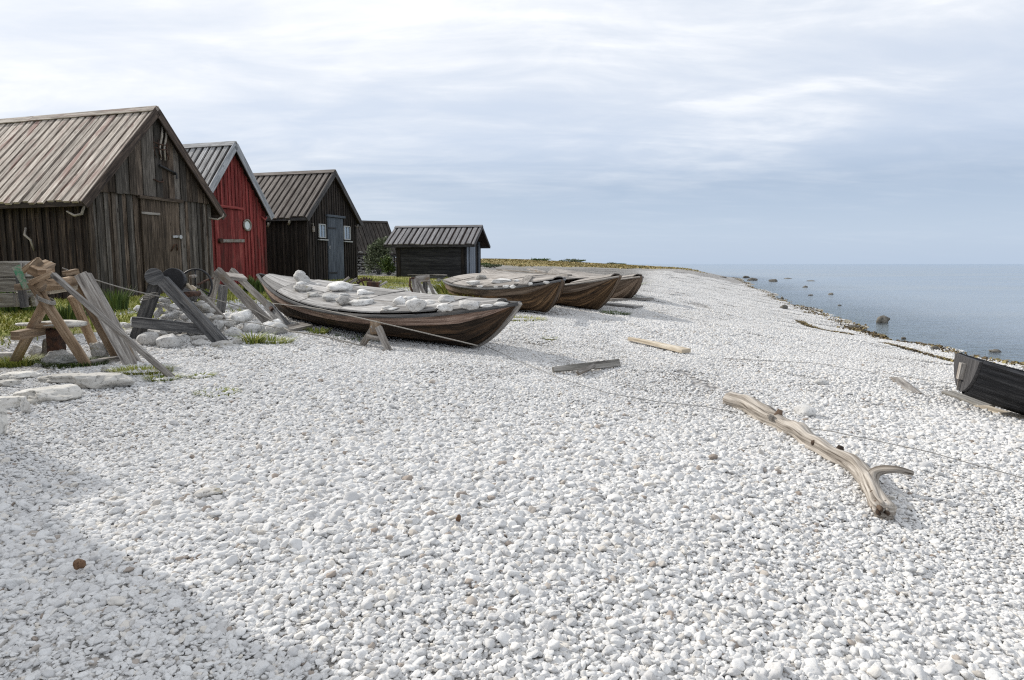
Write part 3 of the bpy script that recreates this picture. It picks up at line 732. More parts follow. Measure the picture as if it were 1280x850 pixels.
# ------------------------------------------------------------------ huts
class Hut: pass
def hut(name, label, C1, ang, w, L, zE, zA, oe, og, wall, side, roof, rake, sp=.14, rsp=.22, rbw=.15, split=None, rake_h=.15,
        batten=.06, cat='hut', group='wooden fishing huts in a row', base=None, wallname='wall', roof_n=None, stonebase=None):
    """C1: the gable corner nearest the camera; local x runs along the gable wall, local y back along the ridge"""
    h = Hut(); zb = base if base is not None else min(tz(C1[0], C1[1]), tz(C1[0] + w * math.cos(ang), C1[1] + w * math.sin(ang))) - .03
    h.o = thing(name, label, cat, (C1[0], C1[1], zb), ang, group); h.w, h.ang, h.zb = w, ang, zb
    A = zA - zb; E = zE - zb; sl = (A - E) / (w / 2 + oe); he = E + oe * sl; h.he, h.A = he, A
    roofz = lambda x: A - abs(x - w / 2) * sl
    wz = lambda x: roofz(x) - .09
    gable_pt = (Vector((C1[0], C1[1], 0)), Vector((math.sin(ang), -math.cos(ang), 0)))
    def gp(px, py):               # photo pixel -> local x, z on the gable wall
        q = intersect_line_plane(CAM, CAM + ray(px, py), gable_pt[0], gable_pt[1])
        return (q.x - C1[0]) * math.cos(ang) + (q.y - C1[1]) * math.sin(ang), q.z - zb
    h.gp = gp
    side_n = Vector((-math.cos(ang), -math.sin(ang), 0))
    def spt(px, py):              # on the long wall facing the camera
        q = intersect_line_plane(CAM, CAM + ray(px, py), Vector((C1[0], C1[1], 0)), side_n)
        return -(q.x - C1[0]) * math.sin(ang) + (q.y - C1[1]) * math.cos(ang), q.z - zb
    h.spt = spt
    z0 = stonebase or 0
    def boards(mb, x0, x1, top, y, out, zlo, spc, cover):
        n = max(2, int(round((x1 - x0) / spc))); n += n % 2; d = (x1 - x0) / n
        for i in range(n):
            a, bb = x0 + i * d, x0 + (i + 1) * d - .004
            if top(a) <= zlo + .02 and top(bb) <= zlo + .02: continue
            q = zlo + rnd.uniform(-.03, .015); ta, tb = max(top(a), q + .01), max(top(bb), q + .01); o2 = out * rnd.uniform(.9, 1.15)
            mb.hexa([(a, y, q), (bb, y, q), (bb, y - o2, q), (a, y - o2, q), (a, y, ta), (bb, y, tb), (bb, y - o2, tb), (a, y - o2, ta)])
        for i in range(n + 1 if cover else 0):
            c = x0 + i * d + rnd.uniform(-.012, .012); a, bb = c - cover / 2 * rnd.uniform(.85, 1.15), c + cover / 2 * rnd.uniform(.85, 1.15)
            a, bb = max(a, x0 - .012), min(bb, x1 + .012)
            q = zlo + rnd.uniform(-.04, .02); ta, tb = min(top(a), top(c)) - .003, min(top(bb), top(c)) - .003
            if min(ta, tb) < q + .05: continue
            o1, o2 = out + .001, out + .026 * rnd.uniform(.8, 1.2)
            sk_ = rnd.uniform(-.008, .008); mb.hexa([(a + sk_, y - o1, q), (bb + sk_, y - o1, q), (bb + sk_, y - o2, q), (a + sk_, y - o2, q), (a, y - o1, ta), (bb, y - o1, tb), (bb, y - o2, tb), (a, y - o2, ta)])
    g = MB()
    if split:
        boards(g, 0, w, lambda x: min(wz(x), split), 0, .025, z0, sp, batten)
        boards(g, 0, w, wz, -.03, .03, split - .03, sp, batten)
    else: boards(g, 0, w, wz, 0, .025, z0, sp, batten)
    g.build(wallname, wall, h.o, True)
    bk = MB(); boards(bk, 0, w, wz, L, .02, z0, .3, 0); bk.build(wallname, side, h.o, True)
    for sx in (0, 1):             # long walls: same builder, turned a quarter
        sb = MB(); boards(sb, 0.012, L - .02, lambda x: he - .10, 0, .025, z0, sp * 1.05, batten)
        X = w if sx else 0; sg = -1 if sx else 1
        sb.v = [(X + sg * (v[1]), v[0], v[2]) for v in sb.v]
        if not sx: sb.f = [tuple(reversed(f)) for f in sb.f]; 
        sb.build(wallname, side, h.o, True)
    for x in (.0, w):
        cb = MB(); cb.beam((x, -.035, z0 - .02), (x, -.035, wz(x) - .02), .09, .05, (0, 1, 0)); cb.build('corner_board', wall, h.o, True)
    # roof: a boarded deck, cover boards with dark gaps, ridge boards, rake boards
    rb = MB(); ru = MB()
    for sgn in (-1, 1):
        xe = -oe if sgn < 0 else w + oe; xr = w / 2
        nrm = Vector((sgn * sl, 0, 1)).normalized()
        up = lambda x, z, o: (x + nrm.x * o, z + nrm.z * o)
        ez, rz = roofz(xe), roofz(xr)
        n = int((L + 2 * og) / .5); d = (L + 2 * og) / n
        for i in range(n):
            y0, y1 = -og + i * d, -og + (i + 1) * d - .003
            (ax, az), (bx, bz) = up(xe, ez, -.075), up(xr, rz, -.075); (cx, cz), (dx, dz) = up(xe, ez, -.045), up(xr, rz, -.045)
            ru.hexa([(ax, y0, az), (ax, y1, az), (cx, y1, cz), (cx, y0, cz), (bx, y0, bz), (bx, y1, bz), (dx, y1, dz), (dx, y0, dz)])
        n = int(round((L + 2 * og) / rsp)); d = (L + 2 * og) / n
        for i in range(n + 1):
            yc = -og + i * d + rnd.uniform(-.014, .014); y0, y1 = yc - rbw / 2, yc + rbw / 2
            y0, y1 = max(y0, -og - .01), min(y1, L + og + .01)
            ex = xe + sgn * rnd.uniform(-.01, .05); ez2 = roofz(ex); lift = rnd.uniform(-.006, .012)
            (ax, az), (bx, bz) = up(ex, ez2, -.044), up(xr, rz, -.044); (cx, cz), (dx, dz) = up(ex, ez2, -.002 + lift), up(xr, rz, -.002 + lift)
            rb.hexa([(ax, y0, az), (ax, y1, az), (cx, y1, cz), (cx, y0, cz), (bx, y0, bz), (bx, y1, bz), (dx, y1, dz), (dx, y0, dz)])
    ro = rb.build('roof', roof, h.o, True)
    ru.build('roof_decking', 'roof_under', h.o, True)
    rc = MB(); ln = Vector((-sl, 0, 1)).normalized()
    for sgn in (-1, 1):
        nrm = Vector((sgn * sl, 0, 1)).normalized(); dn = Vector((sgn, 0, -sl)).normalized()
        c0 = Vector((w / 2, 0, A)) + dn * .075 + nrm * .026
        for q in range(2):
            ya = -og - .02 + q * (L + 2 * og + .04) / 2; yb = ya + (L + 2 * og + .04) / 2 - .006
            rc.beam((c0.x, ya, c0.z), (c0.x, yb, c0.z), .16, .022, nrm)
    rc.build('ridge_cap', roof, ro, True)
    for sgn in (-1, 1):
        for yy in (-og - .018, L + og + .018):
            rk = MB(); xe = -oe - .02 if sgn < 0 else w + oe + .02
            rk.beam((xe, yy, roofz(xe) - .09), (w / 2 - sgn * -.004, yy, A - .09), rake_h, .028, (0, 1, 0), n=3)
            rk.build('rake_board', rake, h.o, True)
        ev = MB(); xe = -oe + .03 if sgn < 0 else w + oe - .03
        ev.beam((xe, -og, roofz(xe) - .12), (xe, L + og, roofz(xe) - .12), .03, .09, (0, 0, 1)); ev.build('eave_board', rake, h.o, True)
    return h
ANG = math.atan2(.955, .298)
def door(h, x0, x1, z0, z1, mat, n=6, y=-.045, lintel=None, t=.03, frame=None):
    d = MB(); k = (x1 - x0) / n
    for i in range(n):
        o = rnd.uniform(0, .006)
        d.hexa([(x0 + i * k, y, z0), (x0 + (i + 1) * k - .006, y, z0), (x0 + (i + 1) * k - .006, y - t - o, z0), (x0 + i * k, y - t - o, z0),
                (x0 + i * k, y, z1), (x0 + (i + 1) * k - .006, y, z1), (x0 + (i + 1) * k - .006, y - t - o, z1), (x0 + i * k, y - t - o, z1)])
    dd = d.build('door', mat, h.o, True)
    if lintel:
        l = MB(); l.beam((lintel[0], y - .045, lintel[2]), (lintel[1], y - .045, lintel[2]), .09, .07, (0, 0, 1)); l.build('lintel', lintel[3], h.o, True)
    return dd
def hook(h, pts, mat='horn', r=.022, name='wall_hook'):
    m = MB(); m.tube(pts, [r, r * 1.1, r, r * .7][:len(pts)] if len(pts) <= 4 else r, 7); m.build(name, mat, h.o, True, smooth=True)

# 1: the brown hut
c1 = P(119, 380, 13.5)
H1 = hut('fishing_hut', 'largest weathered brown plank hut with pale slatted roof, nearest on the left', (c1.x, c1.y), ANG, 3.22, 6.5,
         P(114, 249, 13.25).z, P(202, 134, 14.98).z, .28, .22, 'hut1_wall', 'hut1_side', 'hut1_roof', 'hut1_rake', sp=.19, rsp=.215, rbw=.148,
         split=None, batten=.085, rake_h=.17)
gx = H1.gp
# upper gable boarding stands proud of the lower one
jz = gx(180, 246)[1]
u = MB(); sl1 = (H1.A - H1.he) / (H1.w / 2)
n = 18; d_ = (H1.w - .08) / n
for i in range(n):
    a = .04 + i * d_; bq = a + d_ - .01; za, zb2 = H1.A - abs(a - H1.w / 2) * sl1 - .10, H1.A - abs(bq - H1.w / 2) * sl1 - .10
    q = jz + rnd.uniform(-.01, .01)
    if min(za, zb2) < q + .04: continue
    o1, o2 = -.056, -.082 - rnd.uniform(0, .014) - (.016 if i % 2 else 0)
    u.hexa([(a, o1, q), (bq, o1, q), (bq, o2, q), (a, o2, q), (a, o1, za), (bq, o1, zb2), (bq, o2, zb2), (a, o2, za)])
u.build('upper_boarding', 'hut1_wall', H1.o, True)
x0, _ = gx(175, 300); x1, _ = gx(222, 300); zt = gx(196, 251)[1]
l0, lz = gx(168, 246); l1, lz2 = gx(223, 252)
dd = door(H1, x0, x1, .12, zt, 'hut1_door', 8, y=-.055, lintel=(l0, l1, (lz + lz2) / 2, 'hut1_wall'))
m = MB(); a = gx(172, 266); b_ = gx(195, 269)
m.beam((a[0], -.108, a[1]), (b_[0], -.108, b_[1] + .02), .05, .02, (0, 1, 0)); m.build('hinge', 'grey_wood', dd, True)
m = MB(); a = gx(214, 296); m.beam((a[0] - .07, -.115, a[1]), (a[0] + .10, -.115, a[1] + .01), .05, .025, (0, 1, 0)); m.cyl((a[0] + .12, -.10, a[1]), (a[0] + .12, -.16, a[1]), .045, 12)
m.build('latch_plate', 'pale_metal', dd, True)
m = MB(); a = gx(213, 305); m.tube([(a[0] - .09, -.10, a[1] - .16), (a[0] - .02, -.13, a[1] - .02), (a[0] + .05, -.13, a[1]), (a[0] + .09, -.1, a[1] - .14)], .014, 7)
m.build('handle', 'iron', dd, True, smooth=True)
m = MB(); a = gx(182, 361); m.beam((a[0] - .06, -.1, a[1]), (a[0] + .10, -.1, a[1]), .05, .03, (0, 1, 0)); m.build('hinge', 'grey_wood', dd, True)
# things hung up under the gable
a, b_ = gx(196, 158), gx(190, 205)
fr = thing('hanging_tackle', 'rusty iron frame and bleached wooden strips hanging high on the brown gable', 'tackle', tuple(H1.o.location), ANG)
m = MB()
for dx in (-.07, .05):
    m.tube([(a[0] + dx + .09, -.13, a[1]), (a[0] + dx + .04, -.15, a[1] - .22), (a[0] + dx - .02, -.14, a[1] - .45), (a[0] + dx, -.13, a[1] - .72)], [.02, .025, .02, .018], 7)
m.build('wooden_strip', 'horn', fr, True, smooth=True)
m = MB(); z = a[1] - .38
for dz in (0, -.1): m.tube([(a[0] - .27, -.15, z + dz), (a[0] - .05, -.17, z + dz - .03), (a[0] + .13, -.15, z + dz)], .012, 6)
for dx in (-.25, -.12, .1): m.tube([(a[0] + dx, -.14, z + .08), (a[0] + dx - .02, -.16, z - .16), (a[0] + dx + .04, -.15, z - .32)], .011, 6)
m.build('iron_frame', 'iron', fr, True, smooth=True)
bar = thing('iron_bar', 'short dark bar fixed below the hanging tackle on the brown gable', 'bar', tuple(H1.o.location), ANG)
a, b_ = gx(193, 207), gx(213, 217)
m = MB(); m.tube([(a[0], -.14, a[1]), (b_[0], -.14, b_[1])], .028, 8); m.build('rod', 'dark_iron', bar, True, smooth=True)
m = MB(); m.tube([(b_[0] - .01, -.06, b_[1] - .02), (b_[0], -.17, b_[1] - .02), (b_[0], -.17, b_[1] - .12)], .02, 7); m.build('bracket', 'dark_iron', bar, True)
a = gx(192, 226); m = MB(); m.tube([(a[0] - .1, -.10, a[1] + .02), (a[0] - .02, -.17, a[1] - .03), (a[0] + .1, -.16, a[1] - .02), (a[0] + .15, -.1, a[1] + .05)], .016, 7)
m.build('wall_hook', 'iron', H1.o, True, smooth=True)
s = H1.spt
a, b_, c_ = s(110, 252), s(109, 268), s(95, 265)
hook(H1, [(-.06, a[0], a[1]), (-.12, b_[0], b_[1]), (-.16, (b_[0] + c_[0]) / 2, b_[1] - .03), (-.2, c_[0], c_[1])], r=.026)
a, b_, c_, e_ = s(36, 285), s(38, 294), s(47, 300), s(46, 313)
hook(H1, [(-.06, a[0], a[1]), (-.12, b_[0], b_[1]), (-.15, c_[0], c_[1]), (-.06, e_[0], e_[1])], r=.022)
a = gx(263, 273); hook(H1, [(H1.w - .04, -.05, a[1]), (H1.w + .10, -.2, a[1] - .03), (H1.w + .22, -.25, a[1] + .05), (H1.w + .24, -.25, a[1] + .12)], r=.02)

# 2: the red hut
dc = 19.5; w2 = 2.66; cc = P(292, 300, dc)
c2 = (cc.x - .298 * w2 / 2, cc.y - .955 * w2 / 2)
H2 = hut('fishing_hut', 'red painted plank hut with a small round window', c2, ANG, w2, 5.5, P(343, 268, dc + 1.45).z, P(290, 178, dc).z, .16, .2,
         'red', 'red', 'red_roof', 'red_rake', sp=.15, rsp=.23, rbw=.14, batten=.07, rake_h=.19)
gx = H2.gp
x0, _ = gx(267, 300); x1, _ = gx(300.5, 300); zt = gx(285, 262)[1]
dd = door(H2, x0, x1, .1, zt, 'red', 7, lintel=(gx(270, 261)[0], gx(300, 261)[0], zt + .06, 'red'))
m = MB(); a, b_ = gx(270, 301), gx(301.5, 301); m.beam((a[0], -.105, a[1]), (b_[0], -.105, b_[1]), .085, .03, (0, 1, 0)); m.build('latch_bar', 'drum_metal', dd, True)
m = MB(); m.cyl((a[0] + .03, -.09, a[1]), (a[0] + .03, -.17, a[1]), .07, 10); m.build('latch_knob', 'iron', dd, True)
a = gx(306.5, 281.5)
wn = MB(); wn.ring((a[0], -.075, a[1]), (0, 1, 0), .15, .03, 26, 6); fr = wn.build('round_window', 'drum_metal', H2.o, True, smooth=True)
m = MB(); m.cyl((a[0], -.055, a[1]), (a[0], -.068, a[1]), .15, 24); m.build('pane', 'pane_light', fr, True)
a = gx(326, 275); hook(H2, [(a[0] - .05, -.05, a[1] + .1), (a[0], -.16, a[1]), (a[0] + .06, -.16, a[1] + .08)], 'red', .03)

# 3: the black hut
c3 = P(385, 352, 22.0)
H3 = hut('fishing_hut', 'black tarred plank hut with blue grey door between two small windows', (c3.x, c3.y), ANG, 2.98, 6.0,
         P(383, 270, 21.8).z, P(419, 213, 23.4).z, .2, .18, 'black', 'black', 'black_roof', 'rake_dark', sp=.16, rsp=.235, rbw=.15, batten=.075, rake_h=.16)
gx = H3.gp
x0, _ = gx(407.5, 300); x1, _ = gx(427, 300); zt = gx(417, 272.5)[1]
dd = door(H3, x0, x1, .06, zt, 'blue_door', 6, lintel=(x0 - .08, x1 + .08, zt + .05, 'blue_door'))
m = MB(); a = gx(408.8, 309); m.beam((a[0], -.10, a[1] - .05), (a[0], -.10, a[1] + .05), .04, .03, (0, 1, 0)); m.build('handle', 'pale_metal', dd, True)
for zq in (.35, zt - .35):
    m = MB(); m.beam((x0 + .03, -.09, zq), (x0 + .5, -.09, zq), .05, .016, (0, 1, 0)); m.build('hinge', 'dark_iron', dd, True)
for (pa, pb, qa, qb) in ((396.7, 404, 281, 296.5), (428, 435, 283.5, 299)):
    xa, za = gx(pa, qb); xb, zb_ = gx(pb, qa)
    f = MB(); t_ = .034
    f.beam((xa, -.07, zb_), (xb, -.07, zb_), t_, .04, (0, 1, 0)); f.beam((xa, -.07, za), (xb, -.07, za), t_, .04, (0, 1, 0))
    f.beam((xa, -.071, za), (xa, -.071, zb_), t_, .04, (0, 1, 0)); f.beam((xb, -.071, za), (xb, -.071, zb_), t_, .04, (0, 1, 0))
    f.beam(((xa + xb) / 2, -.07, za), ((xa + xb) / 2, -.07, zb_), .012, .02, (0, 1, 0))
    win = f.build('window', 'white_paint', H3.o, True)
    m = MB(); m.hexa([(xa, -.048, za), (xb, -.048, za), (xb, -.056, za), (xa, -.056, za), (xa, -.048, zb_), (xb, -.048, zb_), (xb, -.056, zb_), (xa, -.056, zb_)]); m.build('pane', 'glass', win, True)
    m = MB(); m.beam((xa - .06, -.10, za - .08), (xb + .06, -.10, za - .08), .10, .035, (0, 0, 1)); m.build('sill', 'white_paint', win, True)
a = gx(388.3, 286)
m = MB(); m.cyl((a[0], -.10, a[1] - .1), (a[0], -.10, a[1] + .08), .05, 10); m.tube([(a[0], -.03, a[1] + .16), (a[0], -.1, a[1] + .17), (a[0], -.1, a[1] + .08)], .015, 6)
m.build('wall_lamp', 'drum_metal', H3.o, True)
a = gx(443, 285); hook(H3, [(a[0] - .04, -.03, a[1] + .1), (a[0] - .02, -.14, a[1]), (a[0] - .02, -.16, a[1] + .12)], 'drum_metal', .02)
s = H3.spt
for (px_, py_) in ((339, 283), (365, 280)):
    a = s(px_, py_); hook(H3, [(-.03, a[0], a[1] + .15), (-.14, a[0] + .03, a[1] - .02), (-.2, a[0] - .05, a[1] + .10)], 'horn', .03, 'wall_bracket')

# 4: stone walled hut far behind
d4 = 37.6; a = P(493, 345, 36.0); A4 = math.atan2(.89, -.45)
H4 = hut('stone_hut', 'low stone walled hut with dark boarded roof behind the black hut', (a.x, a.y), A4, 3.6, 5.4, P(490, 317.5, 35.8).z, P(474, 277, d4).z, .25, .2,
         'far_roof', 'far_roof', 'far_roof', 'rake_dark', sp=.25, rsp=.2, rbw=.165, group=None, stonebase=.2)
for (x0, x1, y0, y1) in ((0, 3.6, 0, 5.4),):
    mb = MB(); ri_ = random.Random(5)
    for sd_, ln_ in (('g', 3.6), ('s', 5.4)):
        z = 0
        while z < H4.he - .12:
            hh_ = ri_.uniform(.10, .17); u_ = 0
            while u_ < ln_:
                ll = ri_.uniform(.18, .45); ver, fac = rock_mesh((ll, .3, hh_), ri_.randrange(9999), 2, .16)
                ver = ver + np.array([u_ + ll / 2, -.05, z + hh_ / 2])
                if sd_ == 's': ver = np.stack([ver[:, 1], ver[:, 0], ver[:, 2]], 1); fac = [list(reversed(f)) for f in fac]
                mb.blob(ver, fac); u_ += ll * .95
            z += hh_ * .93
    mb.build('stone_wall', 'wallstone', H4.o, True, smooth=True)

# 5: low boat shed
c5 = P(582, 348.5, 28.0); A5 = math.atan2(.978, .208)
H5 = hut('boat_shed', 'small low dark shed with pale standing seams on its roof, beyond the boats', (c5.x, c5.y), A5, 2.2, 3.0, P(591, 304, 27.6).z, P(595, 282, 29.0).z, .22, .42,
         'shed', 'shed', 'shed_roof', 'rake_dark', sp=.2, rsp=.235, rbw=.155, batten=0, cat='shed', group=None, rake_h=.10, base=tz(c5.x, c5.y) - .05)
m = MB(); ht = H5.he - .14
for i in range(8):                # level boards between posts on the side towards the boats
    z = .02 + i * ht / 8; m.beam((-.045 - rnd.uniform(0, .008), .16, z + ht / 16), (-.045, 2.78, z + ht / 16), ht / 8 - .006, .02, (1, 0, 0))
m.build('level_boarding', 'shed', H5.o, True)
for yq in (.10, 2.86):
    m = MB(); m.beam((-.05, yq, 0), (-.05, yq, ht), .14, .05, (1, 0, 0)); m.build('post', 'black', H5.o, True)
gx = H5.gp
m = MB(); m.beam((.10, -.06, 0), (.10, -.06, H5.he - .05), .22, .03, (0, 1, 0)); m.build('corner_panel', 'pale_blue', H5.o, True)
door(H5, .42, 1.30, .02, H5.he + .18, 'pale_blue', 5, y=-.04)
m = MB(); m.beam((1.45, -.06, 0), (1.45, -.06, H5.he), .2, .03, (0, 1, 0)); m.build('corner_panel', 'black', H5.o, True)
m = MB(); m.beam((1.95, -.06, 0), (1.95, -.06, H5.he), .25, .03, (0, 1, 0)); m.build('corner_panel', 'blue_door', H5.o, True)

# the hut standing to the left of the camera, which throws the shade over the foreground
gdir = Vector((.82, -.57, 0)).normalized(); A6 = math.atan2(-gdir.y, -gdir.x) - R(90)
e1 = Vector((-1.38, 2.27, 0)) + Vector((math.sin(SUN_AZ), math.cos(SUN_AZ), 0)) * (2.45 / math.tan(SUN_EL))
cgab = e1 + gdir * .45
# local x must point from the nearer gable corner inward; the eave that throws the shadow is the far one
lx = Vector((math.cos(A6), math.sin(A6), 0))
w6 = 2.8; c6 = cgab - lx * w6 if lx.dot(Vector((.57, .82, 0))) > 0 else cgab
H6 = hut('fishing_hut', 'brown hut beside the camera whose roof shades the shingle', (c6.x, c6.y), A6, w6, 5.5, tz(-4.5, 4) + 2.45, tz(-4.5, 4) + 4.0, .2, .2,
         'hut1_wall', 'hut1_side', 'hut1_roof', 'rake_dark', sp=.2, rsp=.24, rbw=.16, batten=.085)
m = MB()                          # unseen slab added past the far eave to step the cast shadow
X = w6 + .2; zE6 = tz(-4.5, 4) + 2.45 - H6.zb
m.hexa([(X - .1, 1.75, zE6 - .08), (X + .42, 1.75, zE6 - .08), (X + .42, 1.75, zE6 + .0), (X - .1, 1.75, zE6 + .02),
        (X - .1, 5.6, zE6 - .08), (X + .42, 5.6, zE6 - .08), (X + .42, 5.6, zE6 + .0), (X - .1, 5.6, zE6 + .02)])
m.build('shade_slab', 'hut1_roof', H6.o, True)

# ------------------------------------------------------------------ boats
class Boat: pass
def boat(name, label, tipA, tipB, roll, Hm, Ht, B, hull, strake, deckm, cat='boat', group=None, transom=0.0, tk=.70, ns=5, deck=True, panels=6,
         rake=2.0, beamexp=2.4, gun='grey_wood', open_=False, keel_up=0.0, skip=(), stemlift=.012, gunr=.024, bpow=.85, deck_end=.95, sternsheer=.22, stem=None):
    bt = Boat(); tipA, tipB = Vector(tipA), Vector(tipB)
    if transom: tipA.z += (Ht - Hm) * (1 - sternsheer)
    L = (tipB - tipA).length; X = (tipB - tipA) / L
    Y = Vector((0, 0, 1)).cross(X).normalized(); Z = X.cross(Y)
    rm = Matrix((X, Y, Z)).transposed() @ Matrix.Rotation(roll, 3, 'X')
    org = (tipA + tipB) / 2 - rm @ Vector((0, 0, Ht))
    e = bpy.data.objects.new(name, None); C.objects.link(e); e.empty_display_size = .3
    e.location = org; e.rotation_euler = rm.to_euler(); tag(e, label, cat, group)
    bt.o, bt.m, bt.org = e, rm, org
    sheer = lambda t: Hm + (Ht - Hm) * abs(t) ** 2.1 * (sternsheer if transom and t < 0 else 1)
    def keel(t):
        if transom and t < 0: return keel_up * max(0, (-t - .45) / .55) ** 1.6
        a = max(0, (abs(t) - tk) / (1 - tk)); return Ht * .985 * a ** rake
    def beam(t):
        if transom and t < 0: return B * (1 - (1 - transom) * (-t) ** 2.2)
        return max(.012, B * max(0, 1 - abs(t) ** beamexp) ** bpow)
    def sec(t, q, off=0):
        b, kz, s = beam(t), keel(t), sheer(t); kz = min(kz, s - .02); a = q * math.pi / 2
        y = b * (.28 * q + .72 * math.sin(a) ** .9); z = kz + (s - kz) * (.25 * q + .75 * (1 - math.cos(a)))
        e_ = .02; y2 = b * (.28 * (q + e_) + .72 * math.sin(min(a + e_ * 1.57, 1.57)) ** .9); z2 = kz + (s - kz) * (.25 * (q + e_) + .75 * (1 - math.cos(a + e_ * 1.57)))
        n = Vector((z2 - z, -(y2 - y))); n = n.normalized() if n.length > 1e-6 else Vector((1, 0))
        return y + n.x * off, z + n.y * off
    bt.sheer, bt.beam, bt.L = sheer, beam, L
    NT = 34; ts = [-1 + 2 * i / NT for i in range(NT + 1)]
    ts = [(-1 if t < 0 else 1) * (1 - (1 - abs(t)) ** 1.25) for t in ts]
    def strip(mb, q0, q1, off=.022):
        tone = rnd.random(); ou, ov = rnd.uniform(0, 40), rnd.uniform(0, 40)
        cut = sorted(rnd.sample(range(6, NT - 5), 1))
        for sgn in (1, -1):
            rows = []
            for t in ts:
                f = min(1, (1 - abs(t)) * 6 + .12) if not (transom and t < 0) else 1
                a, b_, c_ = sec(t, q1, 0.0), sec(t, q0, off * f), sec(t, max(q0 - .004, 0), -.004)
                x = t * L / 2
                o = len(mb.v); mb.v += [(x, sgn * a[0], a[1]), (x, sgn * b_[0], b_[1]), (x, sgn * c_[0], c_[1])]; rows.append(o)
            for i in range(NT):
                tn = tone if i < cut[0] else (tone + .37) % 1
                u0, u1 = ou + ts[i] * L / 2, ou + ts[i + 1] * L / 2
                for r_ in range(2):
                    idx = [rows[i] + r_, rows[i] + r_ + 1, rows[i + 1] + r_ + 1, rows[i + 1] + r_]
                    v0, v1 = ov + r_ * .16, ov + (r_ + 1) * .16
                    uv = [(u0, v0), (u0, v1), (u1, v1), (u1, v0)]
                    if sgn > 0: idx, uv = idx[::-1], uv[::-1]
                    mb.face(idx, uv, tn)
    mb = MB(); qs = [i / ns for i in range(ns + 1)]
    for j in range(ns - 1): strip(mb, qs[j], qs[j + 1])
    mb.build('hull', hull, e, True)
    mb = MB(); strip(mb, qs[ns - 1], 1.0, .02); mb.build('sheer_strake', strake, e, True)
    mb = MB()                     # inner skin
    for sgn in (1, -1):
        rows = []
        for t in ts:
            o = len(mb.v); rows.append(o)
            for q in range(7):
                y, z = sec(t, q / 6, -.022); mb.v.append((t * L / 2 * .995, sgn * max(y, 0), z + (0 if q else .02)))
        for i in range(NT):
            for q in range(6):
                idx = [rows[i] + q, rows[i] + q + 1, rows[i + 1] + q + 1, rows[i + 1] + q]
                if sgn < 0: idx = idx[::-1]
                mb.face(idx, [(ts[i] * L / 2, q * .2), (ts[i] * L / 2, q * .2 + .2), (ts[i + 1] * L / 2, q * .2 + .2), (ts[i + 1] * L / 2, q * .2)], .5)
    mb.build('inner_planking', hull, e, True)
    for sgn in (1, -1):           # rubbing rail
        mb = MB(); pts = []
        for t in ts:
            y, z = sec(t, 1.0, .008); pts.append((t * L / 2, sgn * y, z - .006))
        mb.tube(pts, gunr, 6); mb.build('gunwale', gun, e, True)
    for sgn in ((1,) if transom else (1, -1)):   # stem posts
        mb = MB(); pts = []
        for i in range(12):
            t = tk - .06 + (1.0 - tk + .06) * i / 11
            pts.append((sgn * (t * L / 2 + .012), 0, min(keel(t), sheer(t)) - .006 + (0 if i < 11 else stemlift)))
        mb.tube(pts, [.028 + .004 * i / 11 for i in range(12)], 6); mb.build('stem_post', stem or strake, e, True)
    mb = MB(); mb.beam((-(1 if transom else tk) * L / 2 * .98, 0, -.03 + (keel_up if False else 0)), (tk * L / 2, 0, -.03), .05, .07, n=6); 
    if not transom: mb.build('keel', hull, e, True)
    if transom:
        mb = MB(); t = -1; pts = [sec(t, q / 8) for q in range(9)]
        ring = [(y, z) for y, z in pts] + [(-y, z) for y, z in reversed(pts[1:])] 
        o = len(mb.v); x0 = -L / 2 - .03; x1 = -L / 2 + .01
        mb.v += [(x0, y, z) for y, z in ring] + [(x1, y, z) for y, z in ring]; nR = len(ring)
        mb.face([o + i for i in range(nR)], [(z * 1.0, y) for y, z in ring], .5)
        mb.face([o + nR + i for i in reversed(range(nR))], [(z, y) for y, z in reversed(ring)], .5)
        for i in range(nR):
            j = (i + 1) % nR; mb.face([o + j, o + i, o + nR + i, o + nR + j], [(0, 0), (0, .1), (.1, .1), (.1, 0)], .3)
        bt.transom = mb.build('transom', 'transom' if open_ else strake, e, True)
